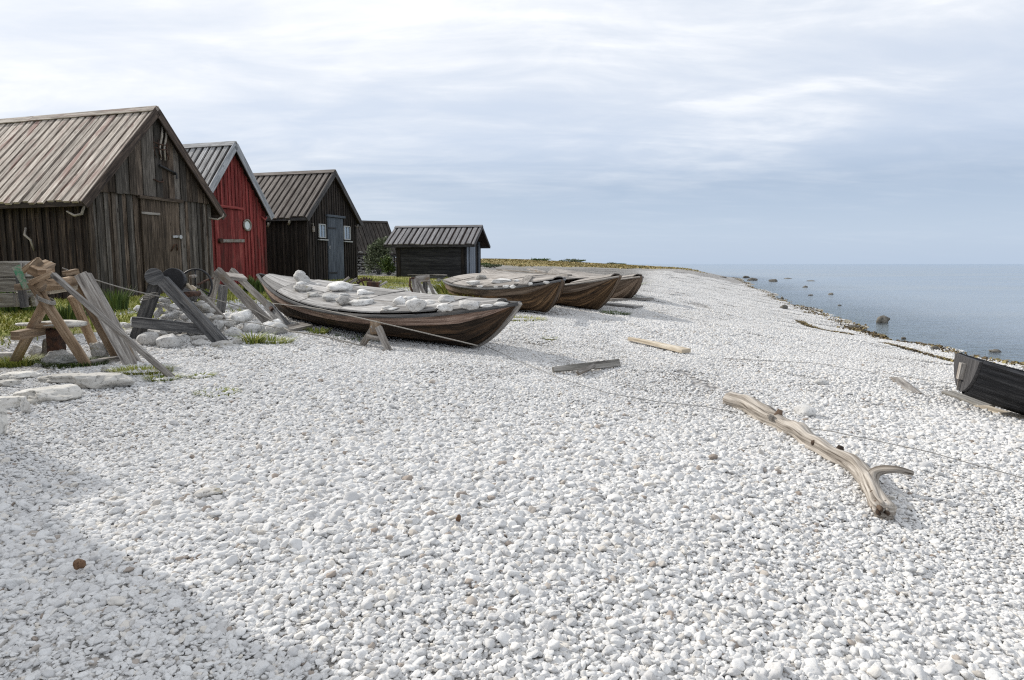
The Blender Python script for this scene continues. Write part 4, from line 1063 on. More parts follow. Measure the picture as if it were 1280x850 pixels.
    if deck:
        lo = -deck_end if not transom else -.99; edges = [lo + (deck_end - lo) * i / panels + (rnd.uniform(-.03, .03) if 0 < i < panels else 0) for i in range(panels + 1)]
        for i in range(panels):
            if i in skip: continue
            mb = MB(); ta, tb = edges[i] + .006, edges[i + 1] - .004; nb = 5; lift = rnd.uniform(0, .012); sk = rnd.uniform(-.012, .012)
            for k_ in range(nb):
                f0, f1 = -1 + 2 * k_ / nb, -1 + 2 * (k_ + 1) / nb; g_ = .008; tone = rnd.random(); zz_ = rnd.uniform(0, .006)
                jl = rnd.uniform(-.012, .012)
                NS = 4; prev = None; ou, ov = rnd.uniform(0, 50), rnd.uniform(0, 50)
                for s_ in range(NS):
                    t0, t1 = ta + (tb - ta) * s_ / NS, ta + (tb - ta) * (s_ + 1) / NS
                    def pt(t, f, up):
                        bb = beam(t) * .985
                        return (t * L / 2 + (jl if 0 < abs(t) < 1 else 0), f * bb + (g_ / 2 if f == f0 else -g_ / 2), sheer(t) + .012 + .035 * (1 - f * f) + lift + zz_ + up + sk * f)
                    p = [pt(t0, f0, 0), pt(t0, f1, 0), pt(t0, f1, .02), pt(t0, f0, .02), pt(t1, f0, 0), pt(t1, f1, 0), pt(t1, f1, .02), pt(t1, f0, .02)]
                    o = len(mb.v); mb.v += p; wd = .25; u0, u1 = ou + t0 * L / 2, ou + t1 * L / 2
                    mb.face((o + 3, o + 2, o + 6, o + 7)[::-1], [(u0, ov), (u0, ov + wd), (u1, ov + wd), (u1, ov)][::-1], tone)
                    mb.face((o, o + 3, o + 7, o + 4), [(u0, ov), (u0, ov + .02), (u1, ov + .02), (u1, ov)], tone)
                    mb.face((o + 2, o + 1, o + 5, o + 6), [(u0, ov), (u0, ov + .02), (u1, ov + .02), (u1, ov)], tone)
                    if s_ == 0: mb.face((o, o + 1, o + 2, o + 3), [(0, 0), (.1, 0), (.1, .02), (0, .02)], tone * .7)
                    if s_ == NS - 1: mb.face((o + 7, o + 6, o + 5, o + 4), [(0, 0), (.1, 0), (.1, .02), (0, .02)], tone * .7)
            mb.build('deck_panel', deckm, e, True)
    inv = rm.transposed()
    def deck_pt(px, py):
        zl = Hm + .06; co_ = inv @ (CAM - org); d = inv @ ray(px, py)
        for _ in range(5):
            k_ = (zl - co_.z) / d.z; q = co_ + d * k_
            zl = sheer(max(-1, min(1, 2 * q.x / L))) + .05
        return org + rm @ q, q
    bt.deck_pt = deck_pt
    return bt
BG = 'old wooden rowing boats on the shingle'
B1 = boat('rowing_boat', 'near old rowing boat pointed at both ends, its decked top loaded with pale stones', P(323, 343, 10.9), P(649, 378.5, 7.95), R(9.5), .40, .62, .64,
          'hull', 'strake', 'deck', group=BG, tk=.70, panels=6, rake=1.5, gun='dark_grey_wood', beamexp=2.0, bpow=1.0, deck_end=.90, stem='grey_wood')
B2 = boat('rowing_boat', 'middle decked rowing boat with blunt stern, few small stones on its planks', P(579, 347.3, 14.7), P(702, 350, 12.2), R(7), .50, .60, .80,
          'hull_warm', 'strake2', 'deck2', group=BG, transom=.62, tk=.66, panels=5, rake=1.6, gun='dark_grey_wood', beamexp=2.2)
B3 = boat('rowing_boat', 'brown clinker rowing boat behind the blunt sterned one, bow towards the sea', P(604, 338.5, 18.5), P(775, 345, 13.3), R(6), .52, .74, .82,
          'hull_warm', 'strake2', 'deck2', group=BG, tk=.66, panels=6, rake=1.6, gun='grey_wood', skip=(4,), beamexp=2.2)
B4 = boat('rowing_boat', 'farthest grey rowing boat, only its bow showing behind the others', P(690, 337.5, 21), P(801, 345.5, 16.2), R(4), .50, .68, .75,
          'strake2', 'strake2', 'deck2', group=BG, tk=.62, panels=5, rake=1.7, gun='grey_wood')
ta, tb = Vector((4.47, 6.6, .99)), Vector((8.84, 5.17, .44))
B5 = boat('rowing_boat', 'black painted boat at the right edge showing its grey transom', ta, tb, R(-1), .34, .54, .62, 'black_hull', 'black_hull', 'deck2', group=BG,
          transom=.60, tk=.7, deck=False, open_=True, gun='black_hull', keel_up=.20, sternsheer=1.0)

# ------------------------------------------------------------------ stones on the decks
def zl(lst, sc, ox, oy): return [(ox + a / sc, oy + b_ / sc, c_ / sc, d / sc) for a, b_, c_, d in lst]
s1 = zl([(483, 142, 145, 92), (465, 185, 80, 42), (490, 228, 150, 58), (590, 278, 105, 48), (622, 187, 60, 32), (820, 225, 200, 78), (755, 300, 170, 68), (850, 285, 100, 48),
         (855, 340, 115, 82), (1025, 260, 130, 58), (1030, 312, 110, 42), (1000, 350, 200, 52), (1240, 400, 90, 38)], 7.11, 310, 330) + \
     zl([(350, 282, 80, 58), (430, 262, 90, 48), (465, 310, 130, 84), (560, 290, 100, 42), (690, 270, 115, 58), (675, 322, 105, 48), (850, 300, 140, 58), (980, 300, 70, 22),
         (1080, 288, 90, 26), (275, 328, 110, 26)], 5.818, 440, 330)
lab1 = {0: 'large rounded grey boulder farthest left on the near boat deck', 2: 'blocky darker grey stone just in front of the large rounded boulder on deck',
        5: 'long flat stone lying across the middle of the near boat deck', 8: 'squat grey block hanging over the near gunwale of the stone loaded boat',
        15: 'biggest white cracked stone on the right half of the near boat deck', 17: 'rounded white stone near the far edge of the boat deck, towards its bow',
        19: 'lumpy white stone nearest the pointed bow of the stone loaded boat'}
for i, (px, py, wp, hp) in enumerate(s1):
    p, q = B1.deck_pt(px, py + hp * .30); sc = p.y / F_PX
    rock('stone', 'greystone' if i in (2, 3, 8, 10) else 'limestone', (p.x, p.y, p.z - .01), (wp * sc * 1.22, wp * sc * rnd.uniform(.7, .95), hp * sc * 1.18), rnd.uniform(-.35, .35), 100 + i,
         lab1.get(i, 'smaller pale stone among those weighing down the near boat deck'), group='stones weighing down the near boat', sink=.08, tilt=(R(8), rnd.uniform(-.1, .1)), rough=.4)
s2 = zl([(245, 150, 55, 30), (350, 165, 100, 28), (425, 165, 32, 20), (205, 175, 70, 25), (240, 190, 30, 12), (320, 192, 25, 12), (370, 188, 30, 15), (405, 190, 32, 18), (490, 175, 30, 15), (570, 170, 35, 15)], 4, 540, 310)
lab2 = {0: 'grey flat stone at the far edge of the blunt sterned boat deck', 1: 'long white slab on the deck of the blunt sterned boat', 3: 'greyish flat stone nearest the blunt stern on that boat deck'}
for i, (px, py, wp, hp) in enumerate(s2):
    p, q = B2.deck_pt(px, py + hp * .3); sc = p.y / F_PX
    rock('stone', 'limestone' if i != 0 else 'greystone', (p.x, p.y, p.z - .02), (wp * sc, wp * sc * .7, max(hp * sc, .05)), rnd.uniform(-.4, .4), 150 + i,
         lab2.get(i, 'small pale stone scattered on the deck of the blunt sterned boat'), group='stones on the middle boat', sink=.05)
# loose boards laid on boat 2 and 3
for bt, xy, lab in ((B2, ((452, 198), (488, 152)), 'narrow loose board lying across the deck of the blunt sterned boat'),):
    (a_, b_) = [(540 + q[0] / 4, 310 + q[1] / 4) for q in xy]; pa, pb = bt.deck_pt(*a_)[0], bt.deck_pt(*b_)[0]
    m = MB(); m.beam(pa + Vector((0, 0, .05)), pb + Vector((0, 0, .05)), .14, .025); single(m, 'loose_board', 'deck2', lab, 'board')
for (xy, y_, wd, lab) in ((((330, 118), (690, 150)), 15.5, .12, 'long dark spar laid along the far side of the brown clinker boat'),
                     (((485, 115), (560, 133)), 16.5, .16, 'short pale board on top of the brown clinker boat, under its spar')):
    (a_, b_) = [(540 + q[0] / 4, 310 + q[1] / 4) for q in xy]; pa, pb = B3.deck_pt(*a_)[0], B3.deck_pt(*b_)[0]
    m = MB(); m.beam(pa + Vector((0, 0, .06)), pb + Vector((0, 0, .06)), wd, .04, n=4, jit=.01); single(m, 'spar' if wd < .13 else 'loose_board', 'grey_wood', lab, 'board')
# transom details of the black boat
bw_ = B5
m = MB(); x_ = -bw_.L / 2 - .03; zt = .54
m.beam((x_ - .02, -.01, zt - .22), (x_ - .02, -.01, zt - .06), .075, .05, (1, 0, 0)); m.build('sculling_block', 'grey_wood', B5.o, True)
m = MB(); m.beam((x_ - .02, 0, .21), (x_ - .02, 0, .32), .014, .02, (1, 0, 0)); m.build('rudder_iron', 'drum_metal', B5.o, True)
for tq in (-.35, .25):
    m = MB(); bb = B5.beam(tq) * .93; m.beam((tq * B5.L / 2, -bb, .36), (tq * B5.L / 2, bb, .36), .2, .03); m.build('thwart', 'deck2', B5.o, True)
# ------------------------------------------------------------------ hauling winches
WG = 'wooden boat winches'
def zp(sc, ox, oy): return lambda x, y: (ox + x / sc, oy + y / sc)
def timber(par, name, a, b, w, t, mat, up=(0, 1, 0), n=4, jit=.0025, bevel=.003, roll=0, wb=None, tb=None):
    m = MB(); m.beam(a, b, w, t, up, n=n, jit=jit, roll=roll, wb=wb, tb=tb); return m.build(name, mat, par, bevel=bevel)
# winch 1, tan timber
z = zp(5.664, 0, 320)            # pixel frame of one close look at the photo
b0 = G(75, 452)
W1 = thing('boat_winch', 'tan timber winch trestle nearest the camera, with carved drum and green board', 'winch', (b0.x, b0.y, b0.z), 0, WG)
dn = .03
def foot(px, py): g_ = G(px, py); return Vector((g_.x, g_.y, g_.z - dn))
timber(W1, 'leg', P(40, 352, 6.62), foot(112, 459), .078, .06, 'tan_wood')
timber(W1, 'leg', P(56, 379, 6.70), foot(15, 455), .08, .055, 'tan_wood')
timber(W1, 'leg', P(93, 350, 7.35), foot(150, 452), .075, .06, 'tan_wood')
timber(W1, 'leg', P(90, 370, 7.42), Vector((-4.75, 7.75, tz(-4.75, 7.75) - dn)), .08, .06, 'tan_wood')
timber(W1, 'broad_board', P(101, 343, 7.15), foot(166, 458), .12, .04, 'grey_wood', up=(.25, -.9, .3))
timber(W1, 'broad_board', P(110, 342, 7.25), foot(175, 455), .07, .035, 'grey_wood', up=(.9, -.3, .4))
timber(W1, 'brace_pole', P(66, 343, 6.42), foot(221, 473), .042, .05, 'grey_wood', n=6)
m = MB(); m.tube([P(50, 357, 6.55), P(75, 354.5, 6.95), P(104, 348, 7.5)], [.06, .058, .055], 12, lump=.1); m.build('crossbar', 'tan_wood', W1, smooth=True)
timber(W1, 'crossbar', P(56, 364, 6.75), P(96, 358, 7.35), .09, .06, 'pale_wood', up=(0, 0, 1))
timber(W1, 'top_block', P(38, 354, 6.55), P(66, 341.5, 6.62), .07, .05, 'tan_wood', up=(0, 0, 1))
timber(W1, 'top_block', P(27, 340, 6.9), P(50, 324, 6.95), .07, .05, 'tan_wood', up=(0, 0, 1))
timber(W1, 'top_block', P(80, 342, 7.2), P(97, 339, 7.3), .10, .05, 'tan_wood', up=(0, 0, 1))
m = MB(); m.beam(P(42, 341, 6.74), P(61, 331, 7.0), .10, .085, (0, 0, 1), n=3, jit=.008, roll=.5); m.beam(P(52, 341, 6.7), P(64, 337, 7.05), .07, .05, (0, 0, 1), n=2, jit=.004); m.beam(P(40, 334, 6.8), P(52, 326, 6.85), .05, .07, (0, 0, 1), n=2, jit=.006); dr = m.build('winch_drum', 'tan_wood', W1)
m = MB()
for i in range(6):
    c_ = Vector(P(66 + i * 1.2, 334.5 + i * .9, 7.1 + .03 * i)); m.ring(c_, (.55, .8, -.1), .075 + .012 * (i % 2), .017, 16, 6)
m.build('rope_coil', 'rope_pink', dr, smooth=True)
m = MB(); m.beam(P(20, 333, 6.75), P(33, 361, 6.7), .075, .03, (.4, -.9, .2), n=3, wb=.05); m.build('green_board', 'green', W1, bevel=.004)
m = MB(); m.beam(P(24, 340, 6.95), P(31, 384, 6.95), .06, .05, (0, 1, 0)); m.build('dark_stay', 'dark_grey_wood', W1)
m = MB(); m.beam(P(23, 359, 6.7), P(32, 358, 6.9), .07, .06, (0, 0, 1)); m.build('peg', 'tan_wood', W1)
timber(W1, 'sill', foot(110, 459) + Vector((0, .02, .05)), foot(155, 451) + Vector((0, 0, .05)), .09, .08, 'grey_wood', up=(0, 0, 1))
timber(W1, 'lower_beam', P(19, 420, 6.60), P(62, 411, 7.0), .10, .085, 'tan_wood', up=(0, 0, 1))
timber(W1, 'shelf', P(46, 406, 6.85), P(93, 406, 7.0), .22, .045, 'tan_wood', up=(0, 0, 1))
m = MB(); pp = P(69, 411, 6.95); q = Vector((pp.x, pp.y, tz(pp.x, pp.y) - .03)); m.beam(q, pp, .125, .125, (0, 1, 0)); m.build('rusty_post', 'iron', W1, bevel=.01)
timber(W1, 'stay', P(59, 425, 7.15), foot(56, 447), .06, .05, 'grey_wood')
m = MB(); a = P(56, 373, 6.62); 
for q in range(3): m.ring(a + Vector((.01, 0, -.012 * q)), (.45, .1, .9), .078, .009, 14, 5)
m.build('rope_lashing', 'rope', W1, smooth=True)
p = P(68, 403, 6.95)
rock('slab', 'slab', (p.x, p.y, p.z - .045), (.66, .34, .085), R(6), 301, 'long pale stone slab lying on the shelf of the tan winch trestle', 'stone slab', sink=0, flat=.3, rough=.2)

# winch 2, dark grey timber over a heap of stones
z = zp(5.333, 150, 320)
b0 = G(225, 425)
W2 = thing('boat_winch', 'dark grey A frame winch with iron drum standing over a heap of stones', 'winch', (b0.x, b0.y, b0.z), 0, WG)
timber(W2, 'leg', P(*z(262, 125), 8.35), foot(*z(105, 548)), .145, .085, 'dark_grey_wood')
timber(W2, 'leg', P(*z(285, 165), 8.25), foot(*z(700, 585)), .145, .075, 'dark_grey_wood')
m = MB(); m.tube([P(*z(228, 138), 8.27), P(*z(228, 138), 8.38)], .105, 18); m.build('leg_cap', 'dark_grey_wood', W2, bevel=.006)
timber(W2, 'cross_beam', P(*z(85, 440), 8.27), P(*z(640, 495), 8.23), .125, .06, 'dark_grey_wood', up=(0, 1, 0))
timber(W2, 'leg', P(*z(520, 235), 9.0), foot(*z(775, 500)), .075, .075, 'grey_wood')
timber(W2, 'leg', P(*z(505, 240), 9.05), Vector((-4.55, 9.2, tz(-4.55, 9.2) - .03)), .10, .075, 'dark_grey_wood')
timber(W2, 'rail', P(*z(300, 200), 8.45), P(*z(530, 255), 9.0), .07, .06, 'dark_grey_wood', up=(0, 0, 1))
ax = (Vector(P(*z(500, 215), 8.95)) - Vector(P(*z(340, 178), 8.35))).normalized()
c_ = Vector(P(*z(360, 165), 8.5))
m = MB(); m.tube([c_ - ax * .05, c_ + ax * .02, c_ + ax * .03, c_ + ax * .07], [.155, .155, .12, .12], 24); dr = m.build('winch_drum', 'dark_iron', W2, bevel=.008)
m = MB(); m.tube([c_ + ax * .08, c_ + ax * .30, c_ + ax * .34, c_ + ax * .40], [.105, .10, .15, .15], 22); m.build('drum_barrel', 'drum_metal', dr, bevel=.006)
m = MB(); m.cyl(c_ - ax * .25, c_ + ax * .75, .025, 10); m.build('axle', 'iron', dr)
m = MB(); wc = c_ + ax * .55; m.ring(wc, ax, .22, .014, 30, 7)
x_ = ax.cross(Vector((0, 0, 1))).normalized(); y_ = ax.cross(x_)
for i in range(3):
    a = i * 2.094 + .5; m.tube([wc, wc + (x_ * math.cos(a) + y_ * math.sin(a)) * .215], .009, 6)
m.build('hand_wheel', 'dark_iron', W2, smooth=True)
m = MB(); m.tube([P(*z(430, 258), 8.5), P(*z(525, 248), 8.8)], .035, 10); m.build('roller', 'iron', W2, smooth=True)
m = MB(); m.beam(P(*z(445, 185), 8.5), P(*z(480, 225), 8.55), .045, .03); m.beam(P(*z(475, 200), 8.6), P(*z(505, 220), 8.6), .04, .03); m.build('wood_wedge', 'pale_wood', W2)
m = MB(); m.tube([P(*z(520, 190), 8.85), P(*z(560, 170), 9.0), P(*z(620, 148), 9.1)], .014, 7); m.build('crank', 'iron', W2, smooth=True)
m = MB(); m.tube([P(*z(470, 138), 8.9), P(*z(505, 134), 9.05)], .022, 8); m.build('crank_grip', 'drum_metal', W2, smooth=True)
for (pp, ya) in (((182, 277), 8.27), ((200, 262), 8.26)):
    m = MB(); a_ = Vector(P(*z(*pp), ya))
    m.ring(a_, (-.35, .1, .9), .088, .006, 16, 5); m.build('rope_lashing', 'rope', W2, smooth=True)
heap = [(128, 347, 52, 40), (165, 300, 40, 36), (100, 425, 48, 50), (62, 455, 60, 30), (20, 450, 50, 26), (275, 358, 42, 48), (270, 325, 50, 26), (345, 345, 95, 45), (330, 375, 60, 26),
        (345, 395, 120, 42), (430, 405, 45, 32), (445, 428, 50, 22), (240, 385, 40, 52), (540, 322, 90, 50), (575, 350, 100, 50), (590, 405, 80, 62), (640, 450, 60, 72), (680, 465, 70, 66),
        (720, 440, 70, 56), (760, 515, 95, 78), (650, 405, 80, 42), (390, 365, 70, 26), (310, 330, 50, 30), (420, 345, 60, 30), (200, 505, 60, 36), (280, 512, 80, 30), (470, 320, 70, 45),
        (470, 380, 60, 40), (510, 400, 60, 40), (480, 430, 80, 40), (560, 440, 70, 45), (290, 290, 80, 40), (215, 430, 60, 40), (300, 430, 90, 40), (390, 440, 90, 40)]
base = [(180, 555, 150, 90), (300, 572, 190, 90), (400, 555, 110, 60), (530, 548, 150, 40), (520, 582, 140, 48), (670, 598, 170, 58), (800, 578, 110, 52), (820, 615, 110, 26), (940, 612, 120, 20), (850, 560, 90, 50)]
for i, (x_, y_, ww, hh) in enumerate(heap):
    px, py = z(x_, y_); d_ = 8.62 + .25 * ((i * 37) % 10) / 10 - (.12 if y_ > 430 else 0) + (.2 if x_ < 180 else 0)
    p = P(px, py + hh / 5.333 / 2, d_); gz = tz(p.x, p.y); pz = max(p.z, gz - .02); s_ = p.y / F_PX / 5.333
    big = i == 19
    rock('stone', 'greystone' if i in (6, 13, 14, 22, 18, 20) else 'limestone', (p.x, p.y, pz - .015), (ww * s_ * 1.18, ww * s_ * rnd.uniform(.75, 1.1), hh * s_ * 1.25), rnd.uniform(-.5, .5), 200 + i,
         'round pale boulder at the right foot of the dark winch' if big else 'pale beach stone in the heap under the dark grey winch', group='stones heaped under the dark winch', sink=.05, tilt=(rnd.uniform(-.3, .3), rnd.uniform(-.3, .3)), rough=.3)
for i in range(16):               # the stones the heap rests on
    x_ = -3.95 + rnd.uniform(-.75, .95); y_ = 8.85 + rnd.uniform(-.12, .35); lvl = i % 2
    gz = tz(x_, y_)
    rock('stone', 'limestone', (x_, y_, gz + lvl * .11 * (1 if abs(x_ + 3.95) < .55 else 0) - .02), (rnd.uniform(.2, .34), .26, .17), rnd.uniform(0, 3), 260 + i,
         'pale beach stone in the heap under the dark grey winch', group='stones heaped under the dark winch', sink=.05, rough=.3)
labb = {0: 'pitted white boulder at the left foot of the dark grey winch', 1: 'broad pitted white stone slab in front of the dark winch heap', 5: 'grey lichened flat boulder at the front right foot of the dark winch',
        3: 'thin pale flag stacked just under the dark winch cross beam, above another flag'}
for i, (x_, y_, ww, hh) in enumerate(base):
    px, py = z(x_, y_ + hh / 2); g_ = G(px, py); s_ = g_.y / F_PX / 5.333
    rock('stone', 'greystone' if i in (5, 6, 9) else 'limestone', (g_.x, g_.y + ww * s_ * .25, g_.z), (ww * s_ * 1.1, ww * s_ * .6, hh * s_ * 1.15), rnd.uniform(-.2, .2), 280 + i,
         labb.get(i, 'flat pale stone on the shingle along the front of the dark winch'), group='foundation stones of the dark winch', sink=.12, rough=.26)

# winch 3, silver grey frame without stones
b0 = G(320, 414)
W3 = thing('winch_frame', 'silver grey trestle frame between the stone heap and the near boat, flat board on top', 'winch', (b0.x, b0.y, b0.z), 0, WG)
timber(W3, 'leg', P(*z(655, 105), 9.75), P(*z(600, 330), 9.9), .09, .07, 'grey_wood')
timber(W3, 'leg', P(*z(650, 98), 9.7), foot(*z(1065, 508)), .115, .06, 'grey_wood')
timber(W3, 'leg', P(*z(690, 195), 10.3), P(*z(668, 385), 10.3), .12, .07, 'dark_grey_wood')
timber(W3, 'leg', P(*z(745, 95), 10.5), P(*z(1000, 345), 9.95), .085, .06, 'grey_wood')
timber(W3, 'leg', P(*z(985, 330), 9.95), foot(*z(1140, 490)), .12, .06, 'dark_grey_wood')
timber(W3, 'top_board', P(*z(705, 132), 9.8), P(*z(832, 145), 9.95), .30, .05, 'grey_wood', up=(0, -.25, 1))
timber(W3, 'sill', P(*z(700, 472), 9.75), P(*z(1080, 505), 9.45), .12, .07, 'dark_grey_wood', up=(0, 1, 0))
timber(W3, 'sill', P(*z(700, 430), 10.6), P(*z(960, 445), 10.4), .11, .07, 'dark_grey_wood', up=(0, 1, 0))
timber(W3, 'loose_board', foot(*z(1080, 508)) + Vector((0, 0, .06)), foot(*z(1250, 492)) + Vector((0, 0, .10)), .24, .04, 'grey_wood', up=(0, -.2, 1))
timber(W3, 'stay', P(*z(1160, 500), 9.6), P(*z(1290, 512), 9.5), .07, .05, 'grey_wood', up=(0, 0, 1))
m = MB(); m.tube([P(*z(1005, 345), 9.8), P(*z(1015, 360), 9.75)], .03, 8); m.build('iron_bolt', 'iron', W3)

# winch 4, small frame behind the near boat
z = zp(7.11, 400, 330)
b0 = P(532, 372, 13.2)
def ft(px, py, d): q = P(px, py, d); return Vector((q.x, q.y, tz(q.x, q.y) - .02))
W4 = thing('winch_frame', 'small dark grey trestle with tilted top board behind the near boat', 'winch', (b0.x, b0.y, tz(b0.x, b0.y)), 0, WG)
timber(W4, 'leg', P(*z(838, 128), 12.9), ft(524.5, 376, 12.7), .12, .08, 'grey_wood')
timber(W4, 'leg', P(*z(872, 160), 12.85), ft(545, 377, 12.4), .06, .05, 'grey_wood')
timber(W4, 'leg', P(*z(958, 140), 13.3), ft(550, 370, 13.2), .055, .05, 'grey_wood')
timber(W4, 'leg', P(*z(935, 150), 13.4), ft(531.5, 368, 13.6), .09, .07, 'dark_grey_wood')
timber(W4, 'top_board', P(*z(855, 138), 12.95), P(*z(975, 122), 13.0), .05, .13, 'grey_wood', up=(.1, .35, .9))
timber(W4, 'sill', ft(523, 376, 12.7) + Vector((0, 0, .08)), ft(548, 374, 12.9) + Vector((0, 0, .08)), .10, .09, 'grey_wood', up=(0, 0, 1))
m = MB(); m.tube([P(*z(840, 125), 12.8), P(*z(800, 130), 12.8), P(*z(798, 190), 12.8), P(*z(825, 250), 12.8)], .02, 7); m.build('iron_strap', 'iron', W4, smooth=True)

# trough on stones beyond, in front of the low shed
dT = G(535, 353.5).y; a_, b_ = P(511, 343.2, dT + .2), P(557.5, 343.8, dT - .1)
T = thing('wooden_trough', 'long grey wooden trough raised on stones before the low dark shed', 'trough', ((a_.x + b_.x) / 2, (a_.y + b_.y) / 2, tz((a_.x + b_.x) / 2, (a_.y + b_.y) / 2)), 0)
m = MB(); m.beam(a_, b_, .26, .035, (0, 0, 1), n=3, jit=.008); m.build('rim', 'grey_wood', T)
dz = Vector((0, 0, -.07))
m = MB(); m.beam(a_.lerp(b_, .08) + dz, a_.lerp(b_, .95) + dz, .2, .11, (0, 0, 1)); m.build('body', 'dark_grey_wood', T, bevel=.04)
for f, lb in ((.14, 'grey stone propping the left end of the wooden trough'), (.84, 'grey stone propping the right end of the wooden trough')):
    q = a_.lerp(b_, f); g_ = tz(q.x, q.y); hh = q.z - .23 - g_
    rock('stone', 'greystone', (q.x, q.y, g_), (.26, .26, max(.1, hh + .12)), f, int(f * 999), lb, sink=.0)

# rusty geared winch and hand barrow behind the near boat
c_ = P(464, 361, 11.6); gz = tz(c_.x, c_.y)
RW = thing('geared_winch', 'rusty iron geared winch with two raised handles behind the near boat', 'winch', (c_.x, c_.y, gz), 0, WG)
c_ = Vector(c_)
m = MB(); wc = Vector(P(457, 362, 11.7)); m.ring(wc, (.15, 1, 0), .17, .022, 30, 6)
for i in range(26):
    a = i * 6.283 / 26; m.beam(wc + Vector((math.cos(a), -.15 * math.cos(a), math.sin(a))) * .185, wc + Vector((math.cos(a), -.15 * math.cos(a), math.sin(a))) * .215, .022, .03, (0, 1, 0))
for i in range(4):
    a = i * 1.57 + .4; m.tube([wc, wc + Vector((math.cos(a), -.15 * math.cos(a), math.sin(a))) * .16], .014, 6)
m.build('gear_wheel', 'iron', RW)
m = MB(); m.beam(P(459, 358, 11.5), P(474, 358.5, 11.5), .14, .16, (0, 0, 1)); m.build('housing', 'iron', RW, bevel=.01)
a1 = P(460, 366.5, 11.4); a2 = P(476, 367.5, 11.4)
m = MB(); m.beam(a1, a2, .22, .09, (0, 0, 1)); m.build('bed_block', 'dark_grey_wood', RW, bevel=.006)
m = MB()
for f in (.12, .88):
    q = a1.lerp(a2, f); m.beam((q.x, q.y, gz - .03), (q.x, q.y, q.z - .02), .1, .12, (0, 1, 0))
m.build('stand', 'dark_grey_wood', RW)
for (x0, y0, x1, y1) in ((466.5, 357.5, 476.7, 351.3), (471, 359, 483.7, 352)):
    m = MB(); m.tube([P(x0, y0, 11.5), P(x1, y1, 11.6)], .018, 8); m.build('handle', 'grey_wood', RW, smooth=True)
q = P(418, 357, 13.8); HB = thing('hand_barrow', 'grey wooden hand barrow with two upturned shafts in front of the black hut', 'barrow', (q.x, q.y, tz(q.x, q.y)), 0)
m = MB()
for i in range(4): m.beam(P(403, 353.5 + i * 1.0, 14.2 - .16 * i), P(434, 354.5 + i * 1.0, 14.0 - .16 * i), .15, .03, (0, 0, 1))
m.build('tray', 'grey_wood', HB)
for (x0, y0, x1, y1, d_) in ((424, 356.5, 436.5, 346.6, 13.9), (429, 358, 446.4, 348.3, 13.5)):
    m = MB(); m.beam(P(x0, y0, d_), P(x1, y1, d_ + .1), .05, .045); m.build('shaft', 'grey_wood', HB)
for (x0, d_) in ((408, 14.0), (429, 13.6)):
    m = MB(); q1 = P(x0, 357.5, d_); m.beam((q1.x, q1.y, tz(q1.x, q1.y) - .02), q1, .07, .06, (0, 1, 0)); m.build('leg', 'dark_grey_wood', HB)

# prop trestle against the near boat
t0 = P(468.5, 404.5, 8.35)
PT = thing('prop_trestle', 'small weathered prop trestle holding up the side of the near boat', 'trestle', tuple(G(469, 434)), 0)
timber(PT, 'leg', P(467, 409, 8.22), foot(451, 432), .07, .055, 'grey_wood')
timber(PT, 'leg', P(473, 409, 8.2), foot(488, 440), .075, .06, 'grey_wood')
timber(PT, 'head_block', P(468.5, 402, 8.30), P(469.5, 417, 8.22), .11, .10, 'tan_wood', up=(0, 1, 0), n=3, jit=.008)
timber(PT, 'cross_bar', P(458, 420.5, 8.25), P(481, 423.5, 8.22), .055, .04, 'grey_wood')

# plank box at the left edge
q = G(0, 383); BX = thing('plank_box', 'weathered grey plank box at the left edge beside the brown hut', 'box', (q.x, q.y, q.z), 0)
for r_, (ya, yb, xa) in enumerate(((329, 346, 27), (347, 365, 24), (366, 384, 18))):
    d_ = 9.05; m = MB(); a = P(-40, (ya + yb) / 2 + .3, d_ - .05 * 0); b_ = P(xa, (ya + yb) / 2, d_); hgt = (yb - ya - .6) / F_PX * d_
    m.beam(a, b_, hgt, .035, (0, 1, 0), n=5, jit=.003); m.build('side_board', 'grey_wood', BX)
    m = MB(); b2 = Vector(b_) + Vector((0, .04, 0)); m.beam(b2, b2 + Vector((-.06, .6, 0)), hgt, .035, (1, 0, 0)); m.build('end_board', 'grey_wood', BX)
m = MB(); a = P(-40, 328.3, 9.05) + Vector((0, .3, 0)); b_ = P(27, 327.6, 9.05) + Vector((-.02, .3, 0)); m.beam(a, b_, .66, .03, (0, 0, 1)); m.build('lid', 'grey_wood', BX)
for (x0, y0, x1, y1) in ((21, 381, 30, 352), (25, 383, 47, 376)):
    m = MB(); m.beam(G(x0, y0) + Vector((0, 0, .04)), P(x1, y1, 8.75 if y1 < 370 else 8.6), .13, .05, (0, 1, 0)); single(m, 'loose_board', 'grey_wood', 'short grey board leaning on the plank box' if y1 < 370 else 'grey board end lying in the grass by the plank box', 'board')

# ------------------------------------------------------------------ flat stones on the left
z = zp(4.267, 0, 430)
slabs = [(207, 318, 320, 60, .62, 'largest smooth cream slab in the left foreground, its right end notched'), (525, 243, 350, 62, .42, 'long rough pale slab below the foot of the tan winch'),
         (335, 213, 300, 34, .42, 'thin pale slab lying behind the long rough slab'), (85, 192, 210, 38, .45, 'thin pale slab at the left edge below the tan winch leg'),
         (20, 352, 180, 62, .6, 'cream slab cut by the left edge beside the largest slab'), (0, 500, 70, 70, .5, 'rounded white stone at the left edge in the foreground'),
         (20, 100, 110, 46, .4, 'white slab under the left foot of the tan winch'), (200, 80, 120, 44, .5, 'rounded grey flat stone behind the front leg of the tan winch'),
         (300, 118, 190, 52, .4, 'grey lichened stone between the feet of the tan winch'), (520, 92, 110, 58, .5, 'rounded stone behind the sill of the tan winch'),
         (555, 160, 40, 16, .5, 'small flat stone beside the sill of the tan winch'), (130, 384, 52, 36, .6, 'small pinkish grey stone in front of the largest slab'), (40, 230, 120, 30, .5, 'half buried flat stone above the largest slab')]
